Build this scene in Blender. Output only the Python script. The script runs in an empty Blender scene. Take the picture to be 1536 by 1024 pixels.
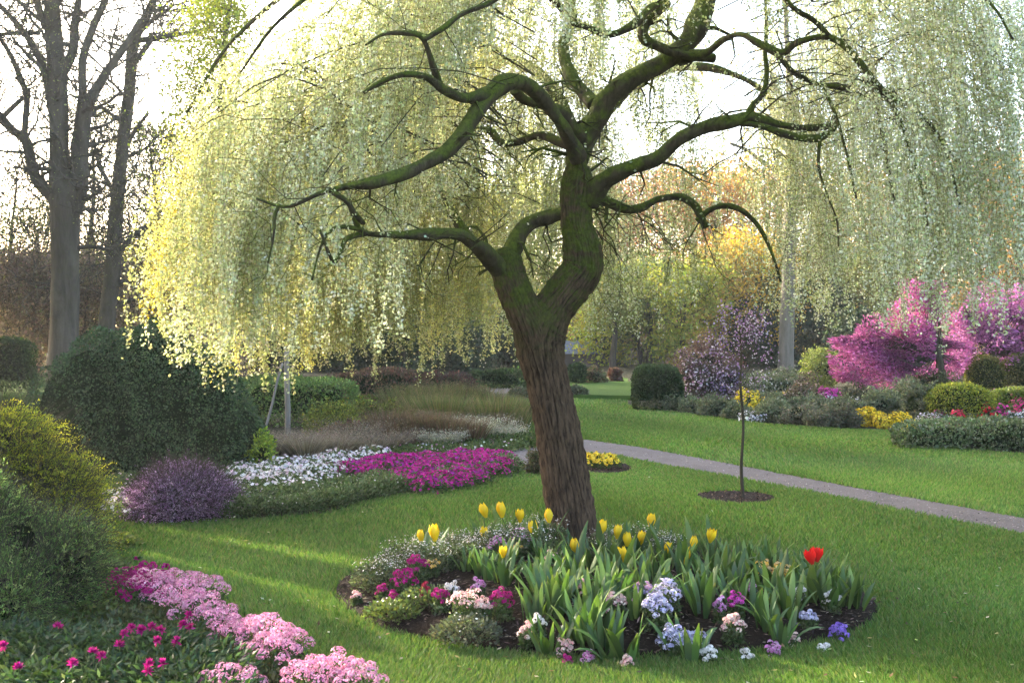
import bpy, math
import numpy as np
from math import radians as R, sin, cos, pi
SC = bpy.context.scene
COL = SC.collection
rng = np.random.default_rng(7)

# ------------------------------------------------------------------ camera
F, CX, CY, HY, CAMH = 1700.0, 768.0, 512.0, 490.0, 1.6      # focal length in photo pixels, horizon row, eye height
TH = math.atan((CY-HY)/F)
cam = bpy.data.cameras.new('camera'); cam.lens = 36.0*F/1536.0; cam.sensor_width = 36.0
cam.clip_end = 2000; cam.clip_start = 0.05
camo = bpy.data.objects.new('camera', cam); COL.objects.link(camo)
camo.location = (0, 0, CAMH); camo.rotation_euler = (pi/2-TH, 0, 0); SC.camera = camo

# ------------------------------------------------------------------ sky and sun
SUN_EL, SUN_AZ = 17.0, -50.0        # degrees above horizon; degrees left of straight ahead
w = bpy.data.worlds.new('World'); SC.world = w; w.use_nodes = True
nt = w.node_tree; bg = nt.nodes['Background']
sky = nt.nodes.new('ShaderNodeTexSky'); sky.sky_type = 'NISHITA'; sky.sun_disc = False
sky.sun_elevation = R(SUN_EL); sky.sun_rotation = R(SUN_AZ)
sky.air_density = 0.9; sky.dust_density = 4.0; sky.ozone_density = 0.6
nt.links.new(sky.outputs[0], bg.inputs[0]); bg.inputs[1].default_value = 0.15
sl = bpy.data.lights.new('sun', 'SUN'); sl.energy = 3.0; sl.angle = R(0.6); sl.color = (1.0, 0.91, 0.74)
so = bpy.data.objects.new('sun', sl); COL.objects.link(so)
so.rotation_euler = (R(90-SUN_EL), 0, R(180-SUN_AZ))        # shines from behind left towards the camera
SC.view_settings.view_transform = 'Standard'; SC.view_settings.look = 'None'
SC.view_settings.exposure = 2.9; SC.view_settings.gamma = 1.0
SC.render.engine = 'CYCLES'
SC.cycles.max_bounces = 7; SC.cycles.diffuse_bounces = 4; SC.cycles.transmission_bounces = 4; SC.cycles.glossy_bounces = 2
SC.cycles.use_adaptive_sampling = True; SC.cycles.adaptive_threshold = 0.02

# ------------------------------------------------------------------ helpers
def ray(px, py):
    u = (px-CX)/F; v = (CY-py)/F
    return np.array([u, cos(TH)+v*sin(TH), -sin(TH)+v*cos(TH)])
def G(px, py, z=0.0):                       # point of the ground seen at a photo pixel
    r = ray(px, py); t = (z-CAMH)/r[2]; return np.array([r[0]*t, r[1]*t, z])
def W(px, py, D):                           # point at distance D seen at a photo pixel
    r = ray(px, py); t = D/r[1]; return np.array([r[0]*t, D, CAMH+r[2]*t])
def pxm(px, D): return px*D/F               # photo pixels to metres at distance D
def lin(r, g, b):
    return tuple(((c/255+0.055)/1.055)**2.4 if c/255 > 0.04045 else c/255/12.92 for c in (r, g, b))
def unit(a): return a/np.maximum(np.linalg.norm(a, axis=-1, keepdims=True), 1e-9)
def snoise(P, s, seed=0):                   # smooth noise in about -1..1
    r = np.random.default_rng(seed+101); out = 0
    for k in range(7):
        d = unit(r.normal(size=3))*s*(0.6+0.9*r.random()); out = out+np.sin(P@d+r.random()*6.28)
    return out/3.2

class Geo:
    def __init__(s): s.V=[]; s.Q=[]; s.T=[]; s.C=[]; s.n=0
    def add(s, V, Q=None, T=None, C=None):
        V = np.asarray(V, float).reshape(-1, 3)
        if Q is not None and len(Q): s.Q.append(np.asarray(Q, np.int64).reshape(-1, 4)+s.n)
        if T is not None and len(T): s.T.append(np.asarray(T, np.int64).reshape(-1, 3)+s.n)
        if C is None: C = np.full((len(V), 3), 0.5)
        C = np.asarray(C, float)
        if C.ndim == 1: C = np.tile(C, (len(V), 1))
        s.V.append(V); s.C.append(C); s.n += len(V)
        return s
    def mesh(s, name, mat, smooth=False):
        V = np.concatenate(s.V); C = np.concatenate(s.C)
        Q = np.concatenate(s.Q) if s.Q else np.zeros((0, 4), np.int64)
        T = np.concatenate(s.T) if s.T else np.zeros((0, 3), np.int64)
        me = bpy.data.meshes.new(name)
        me.vertices.add(len(V)); me.vertices.foreach_set('co', V.astype(np.float32).ravel())
        L = np.concatenate([Q.ravel(), T.ravel()]).astype(np.int32)
        st = np.concatenate([np.arange(len(Q))*4, len(Q)*4+np.arange(len(T))*3]).astype(np.int32)
        me.loops.add(len(L)); me.loops.foreach_set('vertex_index', L)
        me.polygons.add(len(st)); me.polygons.foreach_set('loop_start', st)
        me.polygons.foreach_set('use_smooth', np.full(len(st), smooth))
        a = me.attributes.new('Col', 'FLOAT_COLOR', 'POINT')
        a.data.foreach_set('color', np.concatenate([C, np.ones((len(C), 1))], 1).astype(np.float32).ravel())
        me.update(calc_edges=True); me.materials.append(mat)
        return me
    def build(s, name, mat, parent=None, smooth=False, loc=None):
        me = s.mesh(name, mat, smooth); o = bpy.data.objects.new(name, me); COL.objects.link(o)
        if loc is not None and parent is None:
            me.transform(__import__('mathutils').Matrix.Translation((-loc[0], -loc[1], -loc[2]))); o.location = loc
        if parent is not None:
            o.parent = parent
            l = parent.get('_base')
            if l is not None: me.transform(__import__('mathutils').Matrix.Translation((-l[0], -l[1], -l[2]))); o['_base'] = list(l)
        return o
ALL = []
def tag(o, label=None, cat=None, group=None, kind=None):
    if label: o['label'] = label
    if cat: o['category'] = cat
    if group: o['group'] = group
    if kind: o['kind'] = kind
    return o
def thing(name, label, cat, base=(0, 0, 0), group=None, rz=0):
    o = bpy.data.objects.new(name, None); COL.objects.link(o); o.location = tuple(base); o.rotation_euler = (0, 0, rz)
    o.empty_display_size = 0.1
    if any(abs(b) > 0 for b in base): o['_base'] = [float(b) for b in base]
    return tag(o, label, cat, group)
def dup(root, loc, rz=0, s=1.0, label=None, group=None):
    r = root.copy(); COL.objects.link(r); r.location = tuple(loc); r.rotation_euler = (0, 0, rz); r.scale = (s, s, s)
    if label: r['label'] = label
    if group: r['group'] = group
    for ch in list(root.children):
        c = ch.copy(); COL.objects.link(c); c.parent = r
        for g in ch.children:
            d = g.copy(); COL.objects.link(d); d.parent = c
    return r

# ---- materials
def mat_new(name):
    m = bpy.data.materials.new(name); m.use_nodes = True; nt = m.node_tree; nt.nodes.clear()
    out = nt.nodes.new('ShaderNodeOutputMaterial'); return m, nt, out
def N(nt, t, **k):
    n = nt.nodes.new(t)
    for a, b in k.items(): setattr(n, a, b)
    return n
def mixc(nt, a, b, f, blend='MIX'):
    n = N(nt, 'ShaderNodeMix', data_type='RGBA', blend_type=blend)
    for sock, v in ((n.inputs[6], a), (n.inputs[7], b), (n.inputs[0], f)):
        if hasattr(v, 'is_linked'): nt.links.new(v, sock)
        elif isinstance(v, (int, float)): sock.default_value = v
        else: sock.default_value = tuple(v)+(1,)
    return n.outputs[2]
def noise(nt, scale, detail=4, rough=0.6, coord='Object', stretch=None, dist=0):
    tc = N(nt, 'ShaderNodeTexCoord'); n = N(nt, 'ShaderNodeTexNoise'); n.inputs['Scale'].default_value = scale
    n.inputs['Detail'].default_value = detail; n.inputs['Roughness'].default_value = rough; n.inputs['Distortion'].default_value = dist
    src = tc.outputs[coord]
    if stretch:
        mp = N(nt, 'ShaderNodeMapping'); mp.inputs['Scale'].default_value = stretch; nt.links.new(src, mp.inputs[0]); src = mp.outputs[0]
    nt.links.new(src, n.inputs['Vector']); return n.outputs[0]
def ramp(nt, fac, stops):
    r = N(nt, 'ShaderNodeValToRGB'); nt.links.new(fac, r.inputs[0]); e = r.color_ramp.elements
    e[0].position, e[1].position = stops[0][0], stops[-1][0]
    def c4(c): return (c, c, c, 1) if isinstance(c, (int, float)) else tuple(c)+(1,)
    e[0].color, e[1].color = c4(stops[0][1]), c4(stops[-1][1])
    for p, c in stops[1:-1]:
        x = e.new(p); x.color = c4(c)
    return r.outputs[0]
def leaf_mat(name, tr=0.4, gloss=0.05, tint=(1.0, 1.0, 0.55), rough=0.45):
    m, nt, out = mat_new(name)
    a = N(nt, 'ShaderNodeAttribute', attribute_name='Col')
    d = N(nt, 'ShaderNodeBsdfDiffuse'); t = N(nt, 'ShaderNodeBsdfTranslucent'); g = N(nt, 'ShaderNodeBsdfGlossy')
    g.inputs['Roughness'].default_value = rough
    nt.links.new(a.outputs[0], d.inputs[0]); nt.links.new(mixc(nt, a.outputs[0], tint, 1.0, 'MULTIPLY'), t.inputs[0])
    m1 = N(nt, 'ShaderNodeMixShader'); m1.inputs[0].default_value = tr
    nt.links.new(d.outputs[0], m1.inputs[1]); nt.links.new(t.outputs[0], m1.inputs[2])
    m2 = N(nt, 'ShaderNodeMixShader'); m2.inputs[0].default_value = gloss
    nt.links.new(m1.outputs[0], m2.inputs[1]); nt.links.new(g.outputs[0], m2.inputs[2])
    nt.links.new(m2.outputs[0], out.inputs[0]); return m
def surf_mat(name, col, rough=0.85, bump=None, bdist=0.02, spec=0.2):
    """col: callable(nt)->socket or a colour; bump: callable(nt)->socket"""
    m, nt, out = mat_new(name); p = N(nt, 'ShaderNodeBsdfPrincipled'); p.inputs['Roughness'].default_value = rough
    p.inputs['Specular IOR Level'].default_value = spec
    if callable(col): nt.links.new(col(nt), p.inputs['Base Color'])
    else: p.inputs['Base Color'].default_value = tuple(col)+(1,)
    if bump:
        b = N(nt, 'ShaderNodeBump'); b.inputs['Distance'].default_value = bdist; nt.links.new(bump(nt), b.inputs['Height'])
        nt.links.new(b.outputs[0], p.inputs['Normal'])
    nt.links.new(p.outputs[0], out.inputs[0]); return m

LEAF = leaf_mat('leaves', 0.4, 0.025)
LEAFY = leaf_mat('thin_leaves', 0.40, 0.015, (1.0, 1.0, 0.62))
GLOSSY = leaf_mat('glossy_leaves', 0.25, 0.035, rough=0.5)
PETAL = leaf_mat('petals', 0.35, 0.02, (1.0, 0.9, 0.9))
BLADE = leaf_mat('fleshy_leaves', 0.32, 0.03, (1.0, 1.0, 0.4), 0.5)
TURF = leaf_mat('turf_blades', 0.42, 0.015, (0.92, 1.0, 0.5))
def bark_mat(name, dark, light, moss=0.0, scale=9.0, bd=0.03, mz0=1.3, mz1=2.2, furrow_shade=False):
    def col(nt):
        n = noise(nt, scale, 6, 0.7, stretch=(1, 1, 0.22), dist=0.6)
        c = ramp(nt, n, [(0.32, dark), (0.66, light)])
        if furrow_shade:
            at_ = N(nt, 'ShaderNodeAttribute', attribute_name='Col'); c = mixc(nt, c, ramp(nt, at_.outputs[0], [(0.2, (0.35, 0.33, 0.32)), (0.75, (1.5, 1.45, 1.4))]), 1.0, 'MULTIPLY')  # mostly furrow shade painted into the bark: dark hollows, light ridges
        if moss:
            tc = N(nt, 'ShaderNodeTexCoord'); sp = N(nt, 'ShaderNodeSeparateXYZ'); nt.links.new(tc.outputs['Object'], sp.inputs[0])
            mr = N(nt, 'ShaderNodeMapRange'); nt.links.new(sp.outputs[2], mr.inputs[0])
            mr.inputs[1].default_value = mz0; mr.inputs[2].default_value = mz1
            gm = N(nt, 'ShaderNodeNewGeometry'); s2 = N(nt, 'ShaderNodeSeparateXYZ'); nt.links.new(gm.outputs['Normal'], s2.inputs[0])
            ad = N(nt, 'ShaderNodeMath', operation='MULTIPLY_ADD'); nt.links.new(s2.outputs[2], ad.inputs[0]); ad.inputs[1].default_value = 0.22
            nt.links.new(noise(nt, 7.0, 5, 0.65), ad.inputs[2])
            mk = ramp(nt, ad.outputs[0], [(0.40, 0.0), (0.60, 1.0)])
            mu = N(nt, 'ShaderNodeMath', operation='MULTIPLY'); nt.links.new(mk, mu.inputs[0]); nt.links.new(mr.outputs[0], mu.inputs[1])
            m3 = N(nt, 'ShaderNodeMath', operation='MULTIPLY'); nt.links.new(mu.outputs[0], m3.inputs[0]); m3.inputs[1].default_value = moss
            mc = ramp(nt, noise(nt, 40, 4, 0.7), [(0.3, (0.028, 0.040, 0.008)), (0.7, (0.115, 0.145, 0.018))])
            c = mixc(nt, c, mc, m3.outputs[0])
        return c
    return surf_mat(name, col, 0.9, lambda nt: noise(nt, scale*1.6, 8, 0.75, stretch=(1, 1, 0.18), dist=0.8), bd, 0.15)
BARK_W = bark_mat('willow_bark', (0.024, 0.016, 0.011), (0.110, 0.074, 0.050), 0.95, 34, 0.03, 1.35, 1.8, True)
BARK_L = bark_mat('mossy_branch_bark', (0.022, 0.017, 0.011), (0.075, 0.058, 0.038), 0.95, 16, 0.02, -5, -4)
BARK_G = bark_mat('grey_bark', (0.05, 0.04, 0.033), (0.135, 0.11, 0.09), 0.15, 3.0, 0.04, -1, 3)
BARK_P = bark_mat('pale_bark', (0.10, 0.085, 0.066), (0.21, 0.18, 0.145), 0.2, 3.0, 0.03, -1, 3)
BARK_D = bark_mat('dark_bark', (0.03, 0.024, 0.02), (0.08, 0.065, 0.05), 0.3, 8.0, 0.02, -1, 3)
WOOD = surf_mat('weathered_wood', lambda nt: ramp(nt, noise(nt, 6, 5, 0.6, stretch=(4, 4, 0.4)), [(0.3, (0.14, 0.125, 0.105)), (0.7, (0.30, 0.27, 0.23))]), 0.85)

# ---- geometry pieces
def leaf_quads(P, D, L, Wd, C, S=None, rg=rng):
    n = len(P); L = np.broadcast_to(L, (n,))[:, None]; Wd = np.broadcast_to(Wd, (n,))[:, None]
    D = unit(D)
    if S is None: S = rg.normal(size=(n, 3))
    S = unit(np.cross(D, S))
    V = np.stack([P, P+D*L*0.45+S*Wd*0.5, P+D*L, P+D*L*0.45-S*Wd*0.5], 1).reshape(-1, 3)
    return V, np.arange(4*n).reshape(n, 4), np.repeat(C, 4, 0)
def vary(base, n, P=None, amt=0.25, hue=0.08, clump=0.3, scale=3.0, seed=0, rg=rng):
    base = np.asarray(base, float)
    if base.ndim == 2: base = base[rg.integers(0, len(base), n)]
    c = np.tile(base, (n, 1)) if base.ndim == 1 else base
    k = np.exp(rg.normal(0, amt, n))
    if P is not None: k = k*np.exp(clump*snoise(P, scale, seed))
    c = c*k[:, None]*np.exp(rg.normal(0, hue, (n, 3)))
    return np.clip(c, 0.002, 0.95)
def tube(geo, P, Rr, k=10, C=(0.5, 0.5, 0.5), cap=True, wob=0.0, seed=0):
    P = np.asarray(P, float); n = len(P); Rr = np.broadcast_to(np.asarray(Rr, float), (n,))
    T = np.zeros_like(P); T[1:-1] = P[2:]-P[:-2]; T[0] = P[1]-P[0]; T[-1] = P[-1]-P[-2]; T = unit(T)
    u = np.cross(T[0], [0, 1, 0.01]);
    if np.linalg.norm(u) < 0.2: u = np.cross(T[0], [1, 0, 0])
    u = unit(u); a = np.linspace(0, 2*pi, k, endpoint=False); rings = []
    for i in range(n):
        u = unit(u-T[i]*np.dot(u, T[i])); v = np.cross(T[i], u)
        rr = Rr[i]
        if wob: rr = rr*(1+wob*(np.sin(3*a+seed+i*0.35)*0.5+np.sin(5*a+seed*2+i*0.21)*0.3+np.sin(2*a+i*0.6+seed)*0.5))
        rings.append(P[i]+(np.cos(a)*rr)[:, None]*u+(np.sin(a)*rr)[:, None]*v)
    V = np.concatenate(rings); i = np.arange(n-1)[:, None]*k; j = np.arange(k)[None]; j2 = (j+1) % k
    Q = np.stack([i+j, i+j2, i+k+j2, i+k+j], -1).reshape(-1, 4)
    Tt = []
    if cap:
        V = np.concatenate([V, P[-1:], P[:1]]); b = n*k
        Tt = [[(n-1)*k+q, (n-1)*k+(q+1) % k, b] for q in range(k)]+[[(q+1) % k, q, b+1] for q in range(k)]
    geo.add(V, Q, Tt, C)
def smooth_path(P, Rr, m=6):                 # Catmull-Rom through the points
    P = np.asarray(P, float); Rr = np.asarray(Rr, float); A = np.concatenate([P, Rr[:, None]], 1)
    A = np.concatenate([2*A[:1]-A[1:2], A, 2*A[-1:]-A[-2:-1]]); out = []
    for i in range(1, len(A)-2):
        for t in np.arange(m)/m:
            p0, p1, p2, p3 = A[i-1:i+3]
            out.append(0.5*(2*p1+(p2-p0)*t+(2*p0-5*p1+4*p2-p3)*t*t+(3*p1-p0-3*p2+p3)*t**3))
    out.append(A[-2]); out = np.array(out); return out[:, :3], np.maximum(out[:, 3], 0.0015)
def segs(geo, A, B, ra, rb, C=(0.5, 0.5, 0.5), k=3):      # many straight tapered twigs at once
    A = np.asarray(A, float); B = np.asarray(B, float); n = len(A)
    if n == 0: return
    T = unit(B-A); S = unit(np.cross(T, np.array([0.3, 0.2, 0.9])+0*T)); U = np.cross(T, S)
    ra = np.broadcast_to(ra, (n,)); rb = np.broadcast_to(rb, (n,)); V = []
    for P, r in ((A, ra), (B, rb)):
        for q in range(k):
            a = 2*pi*q/k; V.append(P+(S*cos(a)+U*sin(a))*r[:, None])
    V = np.stack(V, 1).reshape(-1, 3); b = np.arange(n)[:, None]*2*k; Q = []
    for q in range(k): Q.append(np.concatenate([b+q, b+(q+1) % k, b+k+(q+1) % k, b+k+q], 1))
    geo.add(V, np.concatenate(Q), None, C)
def grow(P, d, r, L, level, out, tips, rg, up=0.1, wig=0.25, nch=(6, 5, 4), ratio=0.55, spread=0.8, maxl=3):
    """recursive twig grower: out gets (A, B, ra, rb, level), tips gets points"""
    n = 6 if level < 2 else 3
    pts = [np.array(P, float)]; dd = unit(np.array(d, float)); rr = [r]
    for i in range(n):
        dd = unit(dd+rg.normal(0, wig, 3)+np.array([0, 0, up])); pts.append(pts[-1]+dd*L/n); rr.append(r*(1-0.75*(i+1)/n))
    for i in range(n): out.append((pts[i], pts[i+1], rr[i], rr[i+1], level))
    if level >= maxl:
        tips.append(pts[-1]); tips.append(pts[-2]); return
    c = nch[min(level, len(nch)-1)]
    for q in range(c):
        t = 0.25+0.75*(q+rg.random())/c; i = min(int(t*n), n-1); f = t*n-i
        p = pts[i]*(1-f)+pts[i+1]*f; ax = unit(pts[i+1]-pts[i])
        s = unit(np.cross(ax, rg.normal(size=3))); dn = unit(ax*(1-spread*0.5)+s*spread)
        grow(p, dn, rr[i]*0.62, L*ratio*(1.15-0.5*t)*(0.7+0.6*rg.random()), level+1, out, tips, rg, up, wig, nch, ratio, spread, maxl)
def segs_from(geo, out, C=(0.5, 0.5, 0.5), rmin=0.003):
    if not out: return
    A = np.array([o[0] for o in out]); B = np.array([o[1] for o in out]); a = np.maximum([o[2] for o in out], rmin); b = np.maximum([o[3] for o in out], rmin*0.7)
    lv = np.array([o[4] for o in out]); big = a > np.maximum(rmin*4, 0.02)
    segs(geo, A[big], B[big], a[big], b[big], C, 7); segs(geo, A[~big], B[~big], a[~big], b[~big], C, 3)
def puffs(tips, n, rad, rg, flat=0.8):
    tips = np.asarray(tips); i = rg.integers(0, len(tips), n); return tips[i]+rg.normal(0, rad, (n, 3))*np.array([1, 1, flat])
def ellipsoid_pts(n, c, r, p, rg, zmin=-1):
    """points and normals on a superellipsoid (p=2 round, larger boxier)"""
    d = unit(rg.normal(size=(int(n*2.6)+40, 3))); d = d[d[:, 2] > zmin][:n]
    m = (np.abs(d)**p).sum(1)**(-1.0/p); q = d*m[:, None]; nrm = unit(np.sign(q)*np.abs(q)**(p-1)/np.array(r))
    return np.array(c)+q*np.array(r), nrm
def in_lobe(P, c, r, p): return (np.abs((P-np.array(c))/np.array(r))**p).sum(1) < 1
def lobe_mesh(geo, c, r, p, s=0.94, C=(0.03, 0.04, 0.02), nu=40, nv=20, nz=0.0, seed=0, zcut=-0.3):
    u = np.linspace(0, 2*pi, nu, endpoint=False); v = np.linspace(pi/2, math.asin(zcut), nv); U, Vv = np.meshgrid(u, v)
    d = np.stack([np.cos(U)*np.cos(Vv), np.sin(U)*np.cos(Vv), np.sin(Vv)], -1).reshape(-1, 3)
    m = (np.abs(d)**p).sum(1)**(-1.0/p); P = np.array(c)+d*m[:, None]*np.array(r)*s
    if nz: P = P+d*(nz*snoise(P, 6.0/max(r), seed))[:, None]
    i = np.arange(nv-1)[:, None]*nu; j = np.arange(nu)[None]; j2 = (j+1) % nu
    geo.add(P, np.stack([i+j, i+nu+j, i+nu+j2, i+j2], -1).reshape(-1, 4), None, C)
def shrub(name, label, cat, lobes, cols, n, L, Wd, mat=None, depth=0.08, out=0.4, up=0.3, core=(0.02, 0.028, 0.012), amt=0.28, clump=0.25, cs=3.0,
          seed=1, group=None, nz=0.05, rnd=1.0, hue=0.08, fl=None, base=None, stem=None, corek=0.9, fold=None):
    """lobes: (cx,cy,cz,rx,ry,rz,p).  Leaves sit in a skin around the union of the lobes; a dark twiggy core fills it."""
    rg = np.random.default_rng(seed*13+5); g = Geo(); gc = Geo(); area = np.array([l[3]*l[4]+l[3]*l[5]+l[4]*l[5] for l in lobes]); area = area/area.sum()
    Ps, Ns = [], []
    for l, a in zip(lobes, area):
        P, Nn = ellipsoid_pts(int(n*a), l[:3], l[3:6], l[6], rg, -0.75)
        k = np.ones(len(P), bool)
        for m in lobes:
            if m is not l: k &= ~in_lobe(P, m[:3], np.array(m[3:6])*0.95, m[6])
        P, Nn = P[k], Nn[k]; P = P+Nn*(nz*snoise(P, 5.0/max(l[3:6]), seed))[:, None]+Nn*(nz*0.5*snoise(P, 16.0/max(l[3:6]), seed+3))[:, None]
        if fold: P = P+Nn*fold(P)[:, None]
        Ps.append(P); Ns.append(Nn)
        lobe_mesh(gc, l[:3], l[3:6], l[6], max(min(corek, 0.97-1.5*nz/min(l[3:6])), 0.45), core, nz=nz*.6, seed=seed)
    P = np.concatenate(Ps); Nn = np.concatenate(Ns); P = P-Nn*(rg.random(len(P))**1.5*depth)[:, None]
    sh = (rg.random(len(P)) < .035)*rg.random(len(P)); P = P+(Nn+[0, 0, .3])*(sh*(.12 if nz > .06 else .035))[:, None]      # stray shoots
    k = P[:, 2] > 0.005; P, Nn = P[k], Nn[k]; m = len(P)
    D = Nn*out+np.array([0, 0, up])+rg.normal(0, rnd*0.6, (m, 3))
    C = vary(cols, m, P, amt, hue, clump, cs, seed, rg)
    s = np.exp(rg.normal(0, 0.25, m))
    if base is None:
        base = (float(np.mean([l[0] for l in lobes])), float(np.mean([l[1] for l in lobes])), 0.0)
    th = thing(name, label, cat, base, group)
    g.add(*[x for x in (lambda a: (a[0], a[1], None, a[2]))(leaf_quads(P, D, L*s, Wd*s, C, rg=rg))])
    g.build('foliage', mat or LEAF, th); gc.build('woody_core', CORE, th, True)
    if fl:                                     # blossoms: (colours, count, size, fraction offset)
        fcols, fn, fs = fl[:3]; i = rg.integers(0, m, fn)
        if len(fl) > 3:
            ok = fl[3](P[i]); i = i[ok]
        fp = P[i]+Nn[i]*0.03; gf = Geo(); flor(gf, fp, unit(Nn[i]+rg.normal(0, .35, (len(i), 3))+[0, -0.1, 0.3]), fs, fcols, rg)
        gf.build('blossoms', PETAL, th)
    return th
def flor(geo, P, Nn, size, cols, rg, k=5, amt=0.15, cup=0.25):
    """small flat florets with k petals"""
    n = len(P)
    if n == 0: return
    s = np.broadcast_to(size, (n,))*np.exp(rg.normal(0, 0.15, n)); Nn = unit(Nn); S = unit(np.cross(Nn, rg.normal(size=(n, 3)))); U = np.cross(Nn, S)
    C = vary(cols, n, None, amt, 0.05, rg=rg)
    for q in range(k):
        a = 2*pi*q/k; D = S*cos(a)+U*sin(a)+Nn*cup; V, Q, CC = leaf_quads(P, D, s*0.5, s*0.42, C*np.exp(rg.normal(0, .06, (n, 1))), np.cross(D, np.cross(Nn, D))*0+Nn, rg)
        geo.add(V, Q, None, CC)
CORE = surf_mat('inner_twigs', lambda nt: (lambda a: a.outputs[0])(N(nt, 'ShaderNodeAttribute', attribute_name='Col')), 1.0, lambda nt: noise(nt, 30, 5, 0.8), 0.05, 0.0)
def flat_poly(name, pts, z, mat, kind='structure'):
    import bmesh
    bm = bmesh.new(); vs = [bm.verts.new((p[0], p[1], z)) for p in pts]; f = bm.faces.new(vs)
    if f.normal.z < 0: f.normal_flip()
    bm.normal_update()
    if f.normal.z < 0: f.normal_flip()
    bmesh.ops.triangulate(bm, faces=bm.faces[:]); me = bpy.data.meshes.new(name); bm.to_mesh(me); bm.free(); me.materials.append(mat)
    o = bpy.data.objects.new(name, me); COL.objects.link(o); return tag(o, kind=kind)
def inpoly(x, y, poly):
    poly = np.asarray(poly); c = np.zeros(len(x), bool); j = len(poly)-1
    for i in range(len(poly)):
        xi, yi, xj, yj = poly[i][0], poly[i][1], poly[j][0], poly[j][1]
        k = ((yi > y) != (yj > y)) & (x < (xj-xi)*(y-yi)/(yj-yi+1e-12)+xi); c ^= k; j = i
    return c
def curve_px(pts, m=5, z=0):                  # smooth closed outline on the ground from photo points
    P = np.array([G(a, b, z) for a, b in pts]); n = len(P); out = []
    for i in range(n):
        p0, p1, p2, p3 = P[i-1], P[i], P[(i+1) % n], P[(i+2) % n]
        for t in np.arange(m)/m: out.append(0.5*(2*p1+(p2-p0)*t+(2*p0-5*p1+4*p2-p3)*t*t+(3*p1-p0-3*p2+p3)*t**3))
    return np.array(out)
exec_sections = True
# ------------------------------------------------------------------ ground, path, beds
def turf_col(nt):
    a = noise(nt, 0.35, 3, 0.6); b = noise(nt, 9, 6, 0.75); c = noise(nt, 120, 3, 0.7, stretch=(1, 0.35, 1))
    w1 = N(nt, 'ShaderNodeTexWave'); w1.wave_type = 'BANDS'; w1.inputs['Scale'].default_value = 0.42; w1.inputs['Distortion'].default_value = 1.4
    w1.inputs['Detail'].default_value = 2
    tc = N(nt, 'ShaderNodeTexCoord'); mp = N(nt, 'ShaderNodeMapping'); mp.inputs['Rotation'].default_value = (0, 0, R(68))
    nt.links.new(tc.outputs['Object'], mp.inputs[0]); nt.links.new(mp.outputs[0], w1.inputs['Vector'])
    base = ramp(nt, a, [(0.3, (0.050, 0.098, 0.020)), (0.7, (0.082, 0.135, 0.026))])
    base = mixc(nt, base, ramp(nt, b, [(0.3, (0.035, 0.075, 0.014)), (0.7, (0.115, 0.165, 0.034))]), 0.5)
    base = mixc(nt, base, ramp(nt, w1.outputs[0], [(0.2, (0.055, 0.11, 0.03)), (0.8, (0.10, 0.15, 0.028))]), 0.35)
    return mixc(nt, base, ramp(nt, c, [(0.3, (0.03, 0.06, 0.012)), (0.7, (0.12, 0.18, 0.04))]), 0.3)
TURFG = surf_mat('turf', turf_col, 0.95, lambda nt: noise(nt, 60, 6, 0.8), 0.03, 0.05)
SOIL = surf_mat('soil', lambda nt: mixc(nt, ramp(nt, noise(nt, 14, 8, 0.75), [(0.3, (0.012, 0.008, 0.006)), (0.7, (0.06, 0.038, 0.027))]),
               ramp(nt, noise(nt, 70, 3, 0.6), [(0.55, (0.02, 0.014, 0.01)), (0.75, (0.16, 0.11, 0.085))]), 0.4), 0.95, lambda nt: noise(nt, 45, 8, 0.8), 0.05, 0.1)
UNDER = surf_mat('leaf_litter', lambda nt: mixc(nt, ramp(nt, noise(nt, 3, 6, 0.7), [(0.3, (0.02, 0.024, 0.01)), (0.7, (0.07, 0.065, 0.03))]),
               ramp(nt, noise(nt, 40, 4, 0.7), [(0.4, (0.015, 0.018, 0.008)), (0.75, (0.13, 0.10, 0.06))]), 0.5), 0.95, lambda nt: noise(nt, 25, 8, 0.8), 0.06, 0.1)
GRAVEL = surf_mat('gravel', lambda nt: mixc(nt, ramp(nt, noise(nt, 2.0, 4, 0.6), [(0.3, (0.11, 0.09, 0.082)), (0.7, (0.20, 0.165, 0.15))]),
               ramp(nt, noise(nt, 90, 4, 0.8), [(0.3, (0.07, 0.055, 0.052)), (0.7, (0.29, 0.25, 0.235))]), 0.45), 0.9, lambda nt: noise(nt, 110, 5, 0.8), 0.02, 0.15)
# one sheet with a gentle mesh, lawn to the horizon
flat_poly('ground', [(-900, -60), (900, -60), (900, 1500), (-900, 1500)], 0.0, TURFG)

PATH_UP = [(1700, 808), (1536, 778), (1300, 735), (1100, 697), (960, 671), (880, 660), (800, 662), (740, 676), (690, 684), (640, 690)]
PATH_LO = [(640, 704), (700, 706), (765, 708), (815, 705), (880, 680), (930, 684), (1000, 698), (1100, 717), (1200, 736), (1400, 775), (1536, 801), (1700, 834)]
path_poly = [G(a, b)[:2] for a, b in PATH_UP+PATH_LO]
flat_poly('path', path_poly, 0.008, GRAVEL)
farpath = [G(a, b)[:2] for a, b in [(700, 582), (800, 582), (800, 600), (742, 601), (700, 592)]]
flat_poly('far_path', farpath, 0.008, GRAVEL)
island = curve_px([(503, 880), (512, 908), (560, 938), (640, 962), (760, 980), (900, 988), (1040, 985), (1150, 976), (1250, 960), (1305, 938), (1320, 912), (1290, 890),
                   (1220, 862), (1120, 836), (980, 812), (850, 803), (740, 808), (640, 822), (560, 850)], 5)
leftbed = [G(a, b)[:2] for a, b in [(-900, 730), (40, 742), (165, 782), (240, 787), (345, 780), (480, 770), (600, 743), (700, 724), (768, 704), (766, 690), (700, 686),
                                    (730, 676), (800, 668), (803, 655), (782, 636), (700, 606), (600, 600), (360, 598), (200, 592), (-900, 592)]]
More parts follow.
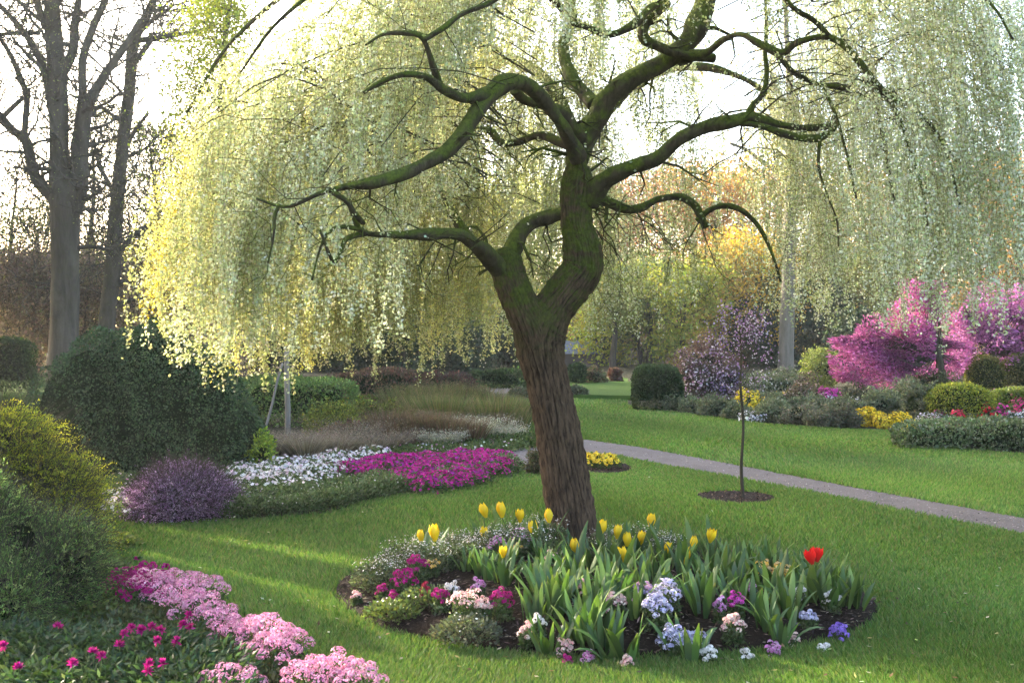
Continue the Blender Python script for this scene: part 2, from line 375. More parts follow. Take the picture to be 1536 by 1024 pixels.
forebed = [G(a, b)[:2] for a, b in [(-700, 800), (60, 800), (160, 822), (190, 862), (330, 900), (455, 975), (580, 1060), (600, 1250), (-900, 1250)]]
rightbed = [G(a, b)[:2] for a, b in [(942, 606), (1000, 616), (1150, 637), (1290, 645), (1356, 648), (1362, 664), (1440, 673), (1536, 682), (2300, 740), (2600, 560), (942, 560)]]
farbed = [(-400, 36), (3.4, 36), (5.0, 30), (500, 30), (500, 150), (-400, 150)]
flat_poly('left_bed_soil', leftbed, 0.004, UNDER); flat_poly('front_bed_soil', forebed, 0.004, UNDER)
flat_poly('right_bed_soil', rightbed, 0.004, UNDER); flat_poly('woodland_ground', farbed, 0.012, UNDER)
# island bed: a low mound of dark mulch
gi = Geo(); cen = island.mean(0); rings = [island]; nI = len(island)
for q, (t, z) in enumerate([(1.0, -0.02), (0.985, 0.03), (0.94, 0.05), (0.85, 0.075), (0.7, 0.10), (0.5, 0.12), (0.3, 0.125), (0.12, 0.13)]):
    P = cen+(island-cen)*t; P[:, 2] = z+0.012*snoise(P, 9, q)*(q > 0); rings.append(P)
rings = rings[1:]; V = np.concatenate(rings+[np.array([[cen[0], cen[1], 0.13]])]); Q = []; T = []
for i in range(len(rings)-1):
    for j in range(nI): Q.append([i*nI+j, i*nI+(j+1) % nI, (i+1)*nI+(j+1) % nI, (i+1)*nI+j])
b = (len(rings)-1)*nI
T = [[b+j, b+(j+1) % nI, b+nI] for j in range(nI)]
gi.add(V, Q, T); o = gi.build('mulch_bed_soil', SOIL, None, True); tag(o, kind='structure')
rr = G(1105, 747); ring = [(rr[0]+0.36*cos(a)*(1+0.05*sin(3*a)), rr[1]+0.42*sin(a)) for a in np.linspace(0, 2*pi, 40, endpoint=False)]
flat_poly('tree_ring_soil', ring, 0.010, SOIL)
ring2 = [(G(905, 699)[0]+0.30*cos(a), G(905, 701)[1]+0.55*sin(a)) for a in np.linspace(0, 2*pi, 40, endpoint=False)]
flat_poly('small_bed_soil', ring2, 0.010, SOIL)
# raised lawn terrace beyond (its dark cut edge shows)
tp = [G(850, 598), G(950, 600), G(1010, 600), G(1010, 577), G(850, 577)]
g = Geo(); V = [(p[0], p[1], 0.0) for p in tp]+[(p[0], p[1], 0.10) for p in tp]; n = 5
g.add(V, [[i, (i+1) % n, n+(i+1) % n, n+i] for i in range(n)], None); g.add([V[5+i] for i in range(n)], None, [[0, 1, 2], [0, 2, 3], [0, 3, 4]])
tag(g.build('lawn_terrace', TURFG), kind='structure')

# mulch chips on the island bed
cg = Geo(); m = 9000
q = rng.random((m*3, 2))*(island.max(0)-island.min(0))[:2]+island.min(0)[:2]; q = q[inpoly(q[:, 0], q[:, 1], island)][:m]
def bedz(x, y):
    P = np.stack([x, y], -1)-cen[:2]; ang = np.arctan2(P[..., 1], P[..., 0]); ia = np.arctan2(island[:, 1]-cen[1], island[:, 0]-cen[0]); ir = np.hypot(island[:, 0]-cen[0], island[:, 1]-cen[1])
    s = np.argsort(ia); rr = np.interp(ang, ia[s], ir[s], period=2*pi); t = np.hypot(P[..., 0], P[..., 1])/rr
    return np.interp(t, [0, 0.12, 0.3, 0.5, 0.7, 0.85, 0.94, 0.985, 1.0], [0.13, 0.13, 0.125, 0.12, 0.10, 0.075, 0.05, 0.03, -0.02])
P = np.stack([q[:, 0], q[:, 1], bedz(q[:, 0], q[:, 1])+0.008], 1); D = rng.normal(size=(len(P), 3))*[1, 1, 0.25]
V, Q, C = leaf_quads(P, D, 0.02+0.025*rng.random(len(P)), 0.01, vary([[0.05, 0.03, 0.02], [0.12, 0.08, 0.06], [0.025, 0.016, 0.012], [0.2, 0.15, 0.12]], len(P)), np.array([0, 0, 1.0])+rng.normal(0, .3, (len(P), 3)))
cg.add(V, Q, None, C); tag(cg.build('bark_mulch', leaf_mat('mulch_chips', 0.0, 0.02)), kind='stuff')

# ------------------------------------------------------------------ grass blades on the nearer lawn
def sample_screen(n, y0, y1, x0=-200, x1=1736):
    px = x0+(x1-x0)*rng.random(n); py = y0+(y1-y0)*rng.random(n); t = (CAMH)/((py-HY)/F)
    return (px-CX)/F*t, t
gx, gy = [], []
for n, a, b in ((330000, 700, 1070), (170000, 635, 760), (150000, 597, 660)):
    x, y = sample_screen(n, a, b); gx.append(x); gy.append(y)
gx = np.concatenate(gx); gy = np.concatenate(gy)
jx, jy = gx+rng.normal(0, .022, len(gx)), gy+rng.normal(0, .035, len(gx))
keep = ~inpoly(jx, jy, island[:, :2]) & ~inpoly(jx, jy, leftbed) & ~inpoly(jx, jy, forebed) & ~inpoly(jx, jy, path_poly) & ~inpoly(gx, gy, rightbed) & ~inpoly(gx, gy, ring) & ~inpoly(gx, gy, ring2)
gx, gy = gx[keep], gy[keep]; n = len(gx); P = np.stack([gx, gy, 0*gx], 1)
h = (0.032+0.018*rng.random(n))*(1+0.25*snoise(P, 2.2, 5)); wd = 0.0011*np.minimum(gy, 17)*(0.7+0.6*rng.random(n))
lean = rng.normal(0, 0.45, (n, 2))+0.3*np.stack([snoise(P, 1.7, 8), snoise(P, 1.7, 9)], 1)
top = P+np.stack([lean[:, 0]*h, lean[:, 1]*h, h], 1); a = rng.random(n)*pi; S = np.stack([np.cos(a), np.sin(a)*0.5, 0*a], 1)*wd[:, None]
C = vary([[0.098, 0.185, 0.038], [0.138, 0.23, 0.048], [0.082, 0.155, 0.034], [0.175, 0.25, 0.064], [0.20, 0.21, 0.08]], n, P, 0.13, 0.05, 0.20, 1.1, 3)
# tufts and faint mowing bands belong to the turf itself
C *= (1+0.13*np.sin((P[:, 0]*0.93+P[:, 1]*0.37)*2.64))[:, None]
g = Geo(); g.add(np.stack([P-S, P+S, top], 1).reshape(-1, 3), None, np.arange(3*n).reshape(n, 3), np.repeat(C, 3, 0))
tag(g.build('grass', TURF), kind='stuff', label='short green turf blades of the nearer lawn', cat='grass')
# sparse weeds and low growth on the front bed

# scattered fallen leaves and petals on lawn and path
x, y = sample_screen(1500, 610, 1060); k = ~inpoly(x, y, island[:, :2]) & ~inpoly(x, y, leftbed) & ~inpoly(x, y, forebed) & ~inpoly(x, y, rightbed); x, y = x[k], y[k]; onp = inpoly(x, y, path_poly)
dens_ = np.exp(-np.hypot(x-0.6, y-8.5)/3.0)+.10+onp*.5; k = rng.random(len(x)) < dens_; x, y, onp = x[k], y[k], onp[k]; P = np.stack([x, y, np.where(onp, .014, .040)], 1)
V, Q, C = leaf_quads(P, rng.normal(size=(len(x), 3))*[1, 1, .2], .022+.014*rng.random(len(x)), .016, vary([[.30, .27, .10], [.18, .11, .05], [.42, .40, .28], [.10, .07, .04]], len(x)), np.array([0, 0, 1.])+rng.normal(0, .25, (len(x), 3)))
g = Geo(); g.add(V, Q, None, C); tag(g.build('fallen_leaves', LEAF), kind='stuff')

# pebbles of the gravel path, and chips round the sapling
x, y = sample_screen(30000, 655, 840, 500, 1750); k = inpoly(x, y, path_poly); x, y = x[k], y[k]; n = len(x)
V, Q, C = leaf_quads(np.stack([x, y, 0*x+.011], 1), rng.normal(size=(n, 3))*[1, 1, .3], .010+.016*rng.random(n)**2, .012, vary([[.20, .165, .15], [.33, .28, .26], [.10, .08, .075], [.24, .19, .15]], n, amt=.3), np.array([0, 0, 1.])+rng.normal(0, .35, (n, 3)))
g = Geo(); g.add(V, Q, None, C); tag(g.build('gravel', bpy.data.materials['mulch_chips']), kind='stuff')
for rp in (ring, ring2):
    rp = np.array(rp); q = rng.random((900, 2))*(rp.max(0)-rp.min(0))+rp.min(0); q = q[inpoly(q[:, 0], q[:, 1], rp)]; n = len(q)
    V, Q, C = leaf_quads(np.column_stack([q, np.full(n, .016)]), rng.normal(size=(n, 3))*[1, 1, .3], .03, .013, vary([[0.05, 0.03, 0.02], [0.14, 0.09, 0.065], [0.025, 0.016, 0.012]], n), np.array([0, 0, 1.])+rng.normal(0, .4, (n, 3)))
    g = Geo(); g.add(V, Q, None, C); tag(g.build('bark_mulch', bpy.data.materials['mulch_chips']), kind='stuff')
# ------------------------------------------------------------------ weeping willow
TD = G(865, 838)[1]+0.12                        # distance of the trunk
BARK_T = surf_mat('young_twig_bark', (0.16, 0.14, 0.06), 0.8)
willow = thing('weeping_willow', 'old weeping tree with leaning furrowed trunk, mossy arms and curtains of tiny pale leaves', 'tree', (G(865, 838)[0], TD, 0))
def limb(pts, name='branch', k=12, mat=None, wob=0.05, m=6, parent=willow, seed=1, base=TD):
    """pts: (px, py, width px, depth offset)"""
    P = [W(a, b, base+d) for a, b, w_, d in pts]; r = [pxm(w_, base+d)/2 for a, b, w_, d in pts]
    P, r = smooth_path(P, r, m)
    if pts[0][2] > 12: r = r*0.88
    g = Geo(); tube(g, P, r, k, wob=wob, seed=seed); q_ = len(P)*k; ax = np.repeat(P, k, 0); d = g.V[-1][:q_]-ax     # knots and hollows
    g.V[-1][:q_] = ax+d*(1+0.16*snoise(ax+d, 13, seed)+0.10*snoise(ax+d, 30, seed+5)+.35*np.maximum(snoise(ax, 6, seed+9)-.75, 0))[:, None]; return g.build(name, mat or BARK_L, parent, True), P, r
def bark_trunk(paths):
    g = Geo()
    for pts, k in paths:
        P = [W(a, b, TD+d) for a, b, w_, d in pts]; r = [pxm(w_, TD+d)/2 for a, b, w_, d in pts]; P, r = smooth_path(P, r, 26)
        n0 = g.n; tube(g, P, r, k, wob=0.03)
        V = g.V[-1]; n = len(P); ax = np.repeat(P, k, 0); body = V[:n*k]; d = unit(body-ax); a = np.tile(np.arange(k)*2*pi/k, n); zz = np.repeat(np.cumsum(np.r_[0, np.linalg.norm(np.diff(P, axis=0), axis=1)]), k)
        rr = np.repeat(r, k)
        # furrowed plates: ridges that run up the trunk, wander and break
        ph = a*26+2.4*np.sin(zz*4.1+a*2)+1.5*np.sin(zz*11.3+a*5+1)+.7*np.sin(zz*27+a*11); ph2 = a*43-2.0*np.sin(zz*7.0+a*3)+1.2*np.sin(zz*19+a*7)
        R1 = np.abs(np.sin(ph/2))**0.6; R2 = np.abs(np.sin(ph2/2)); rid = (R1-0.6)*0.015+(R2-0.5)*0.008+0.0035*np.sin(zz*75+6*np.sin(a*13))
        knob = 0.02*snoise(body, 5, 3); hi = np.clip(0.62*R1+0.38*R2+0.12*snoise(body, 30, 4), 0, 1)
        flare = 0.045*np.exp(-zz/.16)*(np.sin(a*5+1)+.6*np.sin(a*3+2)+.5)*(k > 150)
        V[:n*k] = body+d*(flare+rid*np.minimum(rr/0.17, 1)+knob*rr/0.17)[:, None]; g.C[-1][:n*k] = hi[:, None]  # ridge height drives the painted furrow shade
    return g
tr_main = [(864, 866, 122, 0), (867, 843, 98, 0), (864, 815, 84, 0), (857, 770, 78, 0), (849, 720, 75, 0), (840, 660, 73, 0), (829, 605, 72, 0), (817, 555, 71, 0), (810, 520, 74, 0), (813, 492, 76, 0),
           (832, 460, 60, 0), (856, 428, 60, 0), (874, 402, 60, 0), (873, 372, 58, 0), (866, 340, 50, 0), (864, 305, 50, 0), (866, 275, 50, 0), (866, 250, 36, 0)]
tr_left = [(810, 530, 44, -0.04), (797, 490, 54, -0.06), (780, 455, 50, -0.06), (766, 420, 50, -0.04), (759, 392, 48, -0.02), (757, 376, 34, 0)]
bark_trunk([([(a_, b_, c_*(.90 if b_ > 520 else .96), d_) for a_, b_, c_, d_ in tr_main], 168), (tr_left, 120)]).build('trunk', BARK_W, willow, True)
LIMBS = [
 [(756, 400, 34, 0), (768, 378, 34, 0.02), (782, 350, 28, 0.06), (800, 333, 25, 0.08), (826, 325, 25, 0.06), (850, 316, 28, 0.02), (866, 308, 26, 0)],
 [(760, 412, 36, 0), (742, 395, 32, -0.15), (725, 376, 27, -0.35), (705, 362, 25, -0.55), (690, 352, 20, -0.7), (665, 350, 18, -0.85), (635, 352, 17, -1.0), (590, 352, 13, -1.15), (545, 348, 11, -1.25), (530, 322, 9, -1.3), (524, 300, 6, -1.35)],
 [(745, 395, 20, 0), (720, 372, 17, 0.1), (690, 338, 14, 0.2), (668, 300, 11, 0.25), (655, 262, 8, 0.3), (650, 225, 5, 0.35)],
 [(550, 349, 9, -1.2), (520, 358, 7, -1.3), (512, 375, 7, -1.35), (500, 392, 6, -1.4), (480, 345, 4, -1.45)],
 [(545, 345, 7, -1.25), (512, 340, 6, -1.35), (492, 350, 5, -1.4), (478, 380, 4, -1.4), (468, 420, 3, -1.45)],
 [(864, 270, 44, 0), (866, 235, 38, 0.02), (874, 208, 38, 0.02), (893, 182, 38, 0), (908, 152, 38, -0.03), (935, 128, 34, -0.05), (970, 108, 30, -0.05), (1003, 90, 34, -0.05), (1030, 62, 34, -0.05), (1048, 30, 36, 0), (1062, -15, 34, 0.1), (1075, -70, 26, 0.2)],
 [(878, 212, 30, 0), (858, 190, 26, -0.1), (838, 166, 20, -0.2), (812, 158, 16, -0.3), (786, 150, 15, -0.4), (772, 135, 14, -0.5)],
 [(866, 220, 24, 0), (838, 212, 17, 0.1), (808, 203, 14, 0.2), (778, 213, 15, 0.3), (752, 214, 14, 0.35), (735, 196, 13, 0.4), (700, 192, 9, 0.5), (670, 180, 6, 0.6)],
 [(882, 300, 40, 0), (905, 272, 30, -0.1), (940, 254, 25, -0.2), (985, 238, 23, -0.3), (1020, 208, 22, -0.4), (1060, 190, 21, -0.45), (1100, 182, 20, -0.5), (1130, 176, 18, -0.5), (1165, 186, 14, -0.5), (1205, 192, 12, -0.45), (1244, 190, 10, -0.4)],
 [(1110, 184, 14, -0.5), (1145, 190, 12, -0.55), (1180, 202, 13, -0.6), (1220, 208, 13, -0.6), (1246, 198, 10, -0.5), (1256, 180, 6, -0.4)],
 [(1122, 180, 12, -0.5), (1128, 160, 9, -0.5), (1145, 140, 8, -0.45), (1150, 110, 8, -0.4), (1148, 80, 7, -0.4), (1150, 40, 5, -0.3), (1148, 0, 4, -0.2)],
 [(884, 296, 26, 0), (908, 302, 17, 0.15), (940, 314, 18, 0.25), (962, 312, 17, 0.3), (988, 299, 13, 0.35), (1020, 296, 13, 0.4), (1042, 308, 13, 0.4), (1052, 328, 13, 0.4), (1060, 342, 10, 0.4)],
 [(1046, 332, 10, 0.4), (1060, 318, 9, 0.4), (1082, 309, 8, 0.4), (1110, 314, 7, 0.35), (1138, 340, 6, 0.3), (1158, 380, 5, 0.25), (1172, 424, 4, 0.2)],
 [(868, 235, 30, -0.1), (838, 180, 26, -0.4), (800, 135, 27, -0.6), (765, 122, 29, -0.8), (735, 142, 32, -0.95), (706, 182, 30, -1.1), (676, 222, 27, -1.2), (636, 246, 23, -1.3), (602, 262, 22, -1.4), (560, 274, 21, -1.5), (520, 280, 14, -1.5), (480, 290, 9, -1.5), (430, 310, 6, -1.5), (385, 298, 4, -1.5)],
 [(735, 140, 24, -0.95), (700, 148, 20, -1.15), (668, 136, 17, -1.3), (640, 116, 12, -1.4), (605, 112, 9, -1.5), (570, 124, 8, -1.5), (545, 140, 6, -1.5)],
 [(660, 132, 13, -1.3), (648, 95, 12, -1.4), (634, 58, 9, -1.5), (610, 50, 8, -1.5), (575, 52, 6, -1.5), (548, 68, 4, -1.5)],
 [(636, 60, 8, -1.5), (665, 42, 8, -1.5), (692, 22, 8, -1.45), (735, 4, 7, -1.4), (770, -20, 5, -1.3)],
 [(893, 158, 30, 0), (872, 135, 24, 0.15), (853, 108, 22, 0.3), (845, 70, 18, 0.5), (858, 30, 16, 0.7), (850, -10, 14, 0.9), (830, -50, 10, 1.1)],
 [(1070, 88, 22, -0.05), (1030, 84, 17, -0.15), (992, 72, 16, -0.25), (967, 58, 17, -0.3), (968, 36, 17, -0.3), (990, 16, 17, -0.3), (1000, 6, 16, -0.25), (976, 12, 15, -0.35), (952, 36, 14, -0.45), (915, 52, 13, -0.5), (882, 42, 10, -0.55), (852, 34, 6, -0.6)],
 [(1020, 88, 24, 0), (1060, 78, 16, -0.2), (1085, 60, 12, -0.35), (1112, 52, 11, -0.5), (1140, 66, 12, -0.6), (1172, 80, 13, -0.65), (1196, 64, 12, -0.7), (1240, 56, 11, -0.75), (1272, 74, 11, -0.8), (1300, 108, 11, -0.8), (1330, 142, 11, -0.8), (1372, 165, 8, -0.7), (1412, 210, 6, -0.6), (1440, 255, 4, -0.5), (1452, 300, 3, -0.5)],
 [(1172, -10, 8, -0.8), (1190, 12, 8, -0.8), (1222, 32, 8, -0.8), (1244, 56, 9, -0.75)],
 [(1168, 84, 10, -0.65), (1190, 108, 9, -0.6), (1225, 126, 8, -0.5), (1262, 132, 7, -0.4), (1300, 146, 7, -0.3), (1345, 138, 6, -0.3)],
 [(1328, 142, 9, -0.8), (1350, 180, 7, -0.8), (1368, 235, 5, -0.8), (1385, 290, 4, -0.8), (1392, 350, 3, -0.8)],
 [(1302, 112, 7, -0.8), (1318, 170, 6, -0.7), (1330, 240, 5, -0.6), (1345, 320, 3, -0.6)],
 [(1235, 132, 6, -0.5), (1252, 170, 5, -0.5), (1270, 230, 4, -0.5), (1285, 300, 3, -0.5)],
 [(1340, 150, 6, -0.8), (1390, 180, 5, -0.9), (1420, 230, 4, -1.0), (1440, 310, 3, -1.0)],
 [(1230, 205, 6, -0.6), (1228, 250, 4, -0.6), (1240, 290, 3, -0.6), (1255, 330, 3, -0.6), (1258, 370, 2, -0.6)],
 [(500, 288, 9, -1.5), (520, 302, 8, -1.5), (532, 320, 8, -1.4), (545, 335, 7, -1.3)],
 [(420, 306, 6, -1.5), (412, 325, 5, -1.5), (410, 355, 4, -1.5), (402, 395, 3, -1.5)],
 # limbs that carry the crown away from and towards the viewer
 [(866, 240, 30, 0.1), (850, 180, 26, 0.7), (820, 120, 22, 1.3), (760, 90, 16, 1.9), (690, 110, 10, 2.3), (640, 150, 6, 2.5)],
 [(870, 240, 28, 0.1), (900, 180, 24, 0.8), (960, 120, 20, 1.4), (1040, 100, 14, 1.9), (1120, 120, 8, 2.2), (1180, 170, 5, 2.4)],
 [(850, 20, 14, 0.7), (760, -60, 14, -0.3), (640, -70, 12, -1.0), (520, -40, 9, -1.3), (420, 30, 6, -1.4), (360, 110, 4, -1.3)],
 [(1060, -10, 24, 0.1), (1150, -100, 18, -0.5), (1260, -110, 14, -1.0), (1380, -70, 9, -1.2), (1480, 0, 5, -1.3), (1520, 60, 3, -1.3)],
 [(780, -40, 12, 0.2), (650, -80, 12, 0.6), (480, -40, 9, 0.8), (350, 60, 7, 0.7), (280, 170, 4, 0.5)],
]
allP = []
for q, L_ in enumerate(LIMBS):
    o, P, r = limb(L_, seed=q, k=18 if L_[0][2] > 14 else 8, m=9 if L_[0][2] > 14 else 6); allP.append((P, r))
# bare crooked side twigs
rg = np.random.default_rng(3); out = []; tips = []
for P, r in allP:
    for i in range(2, len(P), 4):
        if rg.random() < 0.38:
            d = unit(rg.normal(size=3)+[0, 0, 0.1]); grow(P[i], d, max(r[i]*0.28, 0.004), 0.22+0.3*rg.random(), 2, out, tips, rg, -0.12, 0.45, (3, 3, 3), 0.7, 0.9, 3)
# the tangle of bare twigs right of the fork
for px_, py_, dx in ((892, 312, 1), (900, 330, 1), (895, 345, 0.8), (930, 305, 0.5), (950, 312, 0.3), (1050, 330, 0.2), (820, 335, -0.2)):
    for q in range(2):
        grow(W(px_, py_, TD+0.1), [dx, rg.normal()*0.5, -0.5], 0.007, 0.55, 1, out, tips, rg, -0.1, 0.4, (4, 4, 3), 0.6, 0.9, 3)
g = Geo(); segs_from(g, out, rmin=0.0022); tag(g.build('bare_twigs', BARK_L, willow))

# hanging strands: a full dome of them, thinner before the fork so that the limbs show
MX = pxm(1, TD)
def pxx(x): return 768+x/MX                       # photo column of a point at trunk distance
tops = [(200, 520), (285, 400), (310, 300), (335, 215), (370, 140), (410, 80), (460, 35), (520, -5), (580, -45), (650, -80), (850, -140), (1150, -130), (1300, -110), (1420, -60), (1500, -20), (1560, 60), (1600, 200)]
bots = [(150, 410), (218, 425), (250, 440), (300, 468), (345, 500), (400, 562), (450, 548), (500, 540), (560, 552), (620, 548), (700, 530), (745, 560), (790, 520), (850, 500), (890, 500), (1000, 495), (1060, 450), (1150, 440), (1230, 440),
        (1270, 470), (1310, 500), (1380, 510), (1440, 470), (1480, 400), (1530, 260), (1600, 220)]
BOU = []                                          # boughs: arching side branches that the strands hang from
def strands(nb, per, zone, rg):
    rows = []
    for q in range(nb):
        px_ = rg.uniform(312, 1500); x1 = (px_-768)*MX; xt = (865-768)*MX
        if zone == 'back': w_ = np.interp(px_, [244, 700, 780, 860, 900, 1070, 1130, 1225, 1265, 1400, 1506], [1, 1, .75, .4, .62, .5, .05, .06, .48, .5, .35])
        else: w_ = np.interp(px_, [244, 560, 660, 720, 880, 1110, 1150, 1225, 1290, 1440, 1506], [1, .75, .45, .22, .20, .16, .06, .07, .55, .55, .4])
        if rg.random() > w_: continue
        half = 2.55*math.sqrt(max(1-((x1-xt)/3.15)**2, 0.03)); u = rg.random()**0.6
        y1 = TD+(half*u*0.95+0.15 if zone == 'back' else -(half*u*np.interp(px_, [400, 470, 760, 1180, 1280], [.72, .60, .55, .6, .72])+0.1))
        ztop = CAMH+(HY-np.interp(px_, [a for a, b in tops], [b for a, b in tops]))*MX-0.7*(abs(y1-TD)/2.7)**2
        fl_ = np.clip((420-px_)/140, 0, 1); zbot = CAMH+(HY-np.interp(px_, [a for a, b in bots], [b for a, b in bots]))*MX*(1 if zone == 'back' else 0.93)+(-0.06 if zone == 'back' else 0.05)
        hi_ = 690 < px_ < 1225 and (zone == 'front' or rg.random() < .3); z1 = ztop-(ztop-zbot)*(0.30 if hi_ else 0.66)*rg.random()**1.15; d = np.array([x1-xt, y1-TD]); dn = d/max(np.hypot(*d), .2)
        L = min(0.55+0.9*rg.random(), 0.8*np.hypot(*d)); ang = rg.normal(0, .35); ang = ang*(1-.6*fl_); dn2 = np.array([dn[0]*cos(ang)-dn[1]*sin(ang), dn[0]*sin(ang)+dn[1]*cos(ang)])
        p0 = np.array([x1-dn2[0]*L, y1-dn2[1]*L, z1+0.25*L]); p1 = np.array([x1, y1, z1]); rise = 0.30*L*(0.5+rg.random()); col = rg.normal(); m = int(per*(0.6+.8*rg.random())); lo = abs(rg.normal(0, .12)) if px_ > 360 or rg.random() > .16 else -.28; cl = rg.uniform(0.5, 1.45)
        s_ = np.linspace(0, 1, 7)[:, None]; PB = p0*(1-s_)+p1*s_+np.array([0, 0, 1])*rise*4*s_*(1-s_)*0.8; mid_ = 640 < px_ < 1230; PB = PB+np.cumsum(rg.normal(0, .02, PB.shape), 0); BOU.append((PB, (0.0022 if mid_ else 0.0035)+(0.002 if mid_ else 0.005)*rg.random()**2))
        s_ = 0.1+0.9*rg.random(m)**0.6; P = p0*(1-s_[:, None])+p1*s_[:, None]+np.array([0, 0, 1])*(rise*4*s_*(1-s_)*0.8)[:, None]+rg.normal(0, .028, (m, 3))
        ln_ = cl*(0.35+0.75*rg.random(m))*(0.55+0.45*s_); cn = math.sin(px_*.125+3*(zone == 'back'))+.8*math.sin(px_*.061+1.3+y1*2)+.5*math.sin(px_*.31+y1*3); zbot = zbot+0.20*max(cn, -0.6)+.02; zb = zbot+lo+np.abs(rg.normal(0, .05, m)); ze = np.maximum(P[:, 2]-ln_, zb)
        if (z1-zbot) < 1.9 and rg.random() < .7: r_ = rg.random(m) < .6; ze = np.where(r_, zb-0.22*max(rg.random()-.5, 0)+np.abs(rg.normal(0, .13, m)), ze)
        if hi_: ze = np.maximum(ze, P[:, 2]-.55)
        if zone == 'front' and 440 < px_ < 760 and rg.random() < .7: ze = np.maximum(ze, np.maximum(P[:, 2]-.75, CAMH+(HY-350+60*rg.random())*MX))
        ze = np.minimum(ze, P[:, 2]-.12)
        rows.append(np.column_stack([P, ze, np.full(m, px_), np.full(m, col), np.tile(dn2, (m, 1)), s_]))
    return np.concatenate(rows)
rg = np.random.default_rng(21)
SX = np.concatenate([strands(560, 12, 'back', rg), strands(500, 12, 'front', rg)])
xs, yy, zs, ze, px_, bcol = SX[:, 0], SX[:, 1], SX[:, 2], SX[:, 3], SX[:, 4], SX[:, 5]; ns = len(xs); zone_b = (yy > TD).astype(float)
outd = np.column_stack([SX[:, 6:8], 0*xs]); ln = zs-ze; px_ = 768+xs/MX
ph = rg.random(ns)*6.28; arch = np.minimum(0.30, ln*0.25)*(0.3+1.0*rg.random(ns)); sway = rg.normal(0, .05, ns)
def strand_pos(i, t):
    """point of strand i (array) at t 0..1; the top arches out, then it falls with a slight sway"""
    o = outd[i]*(arch[i]*(1-(1-t)**2.2)+0.03*np.sin(t*5+ph[i])*ln[i])[:, None]
    side = np.stack([-outd[i][:, 1], outd[i][:, 0], 0*t], 1)*((0.04*np.sin(t*4+ph[i]*2)+sway[i]*t)*ln[i])[:, None]
    z = zs[i]-ln[i]*(t-0.09*np.sin(np.minimum(t*3, 1)*pi))
    return np.stack([xs[i], yy[i], z], 1)+o+side
nn = 9; A = []; B = []; 
for q in range(nn):
    i = np.arange(ns); A.append(strand_pos(i, np.full(ns, q/nn))); B.append(strand_pos(i, np.full(ns, (q+1)/nn)))
g = Geo(); segs(g, np.concatenate(A), np.concatenate(B), 0.0013, 0.0010, (0.5, 0.5, 0.5))
tag(g.build('hanging_twigs', BARK_T, willow), kind='stuff')
g = Geo()
for PB, r_ in BOU: segs(g, PB[:-1], PB[1:], np.linspace(r_, r_*.35, 7)[:-1], np.linspace(r_, r_*.35, 7)[1:], k=5)
tag(g.build('side_branches', BARK_D, willow), kind='stuff')
dens = np.where(px_ < 720, 165, np.where(px_ < 1180, 125, 145)); cnt = (ln*dens*(0.6+0.8*rg.random(ns))).astype(int); i = np.repeat(np.arange(ns), cnt); m = len(i)
t = rg.random(m)**0.9; tn = np.maximum(ln[i]/.045, 2); t = np.clip((np.floor(t*tn)+.5+rg.normal(0, .22, m))/tn, 0, 1); P = strand_pos(i, t)+rg.normal(0, 1, (m, 3))*(0.008+0.022*rg.random(m)**2)[:, None]
D = rg.normal(0, 0.8, (m, 3))+outd[i]*0.3+[0, 0, -0.5]
grey = np.array([0.56, 0.58, 0.42]); green = np.array([0.42, 0.45, 0.23]); sun_yel = np.array([0.46, 0.36, 0.012]); sun_crm = np.array([0.50, 0.45, 0.16]); sil = np.array([0.72, 0.72, 0.60])
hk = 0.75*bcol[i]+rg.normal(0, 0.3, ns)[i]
sun_f = np.clip((390-px_[i])/80+0.5*hk, 0, 1); fs = np.clip(0.35+0.5*hk-0.3*zone_b[i], 0, 1)[:, None]
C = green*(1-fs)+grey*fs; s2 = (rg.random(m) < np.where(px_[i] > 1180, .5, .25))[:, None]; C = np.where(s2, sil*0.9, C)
sun_f = np.maximum(sun_f, np.clip(.32+.3*hk, 0, 1)*zone_b[i]*(px_[i] < 760))[:, None]; ed = np.clip((470-px_[i])/110, 0, 1)[:, None]; C = C*(1-sun_f)+(sun_yel*ed+sun_crm*(1-ed))*sun_f  # backlit sun glow put into leaf colour: yellow left edge, cream back strands
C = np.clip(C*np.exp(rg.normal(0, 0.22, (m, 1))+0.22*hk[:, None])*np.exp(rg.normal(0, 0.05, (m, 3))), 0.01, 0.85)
sz = (0.0115+0.009*rg.random(m))*(1+.3*t)
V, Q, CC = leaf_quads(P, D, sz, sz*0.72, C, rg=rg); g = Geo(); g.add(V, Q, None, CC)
# leafy moss tufts and short sprays along the limbs
Pl = np.concatenate([P_[::2] for P_, r_ in allP]); rl = np.concatenate([r_[::2] for P_, r_ in allP]); i = rg.integers(0, len(Pl), 9000)
k = rg.random(9000) < 0.2; i = i[k]; kk = (snoise(Pl[i], 7, 2) > 0.25) & (rl[i] < .075); i = i[kk]
P = Pl[i]+unit(rg.normal(size=(len(i), 3))+[0, 0, 0.3])*(rl[i]*1.0+0.02*rg.random(len(i)))[:, None]+rg.normal(0, 0.015, (len(i), 3))
V, Q, CC = leaf_quads(P, rg.normal(size=(len(i), 3)), 0.024, 0.017, vary([sil, grey, green], len(i), rg=rg), rg=rg); g.add(V, Q, None, CC)
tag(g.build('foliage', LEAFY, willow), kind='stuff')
print('willow strands', ns, 'leaves', m)
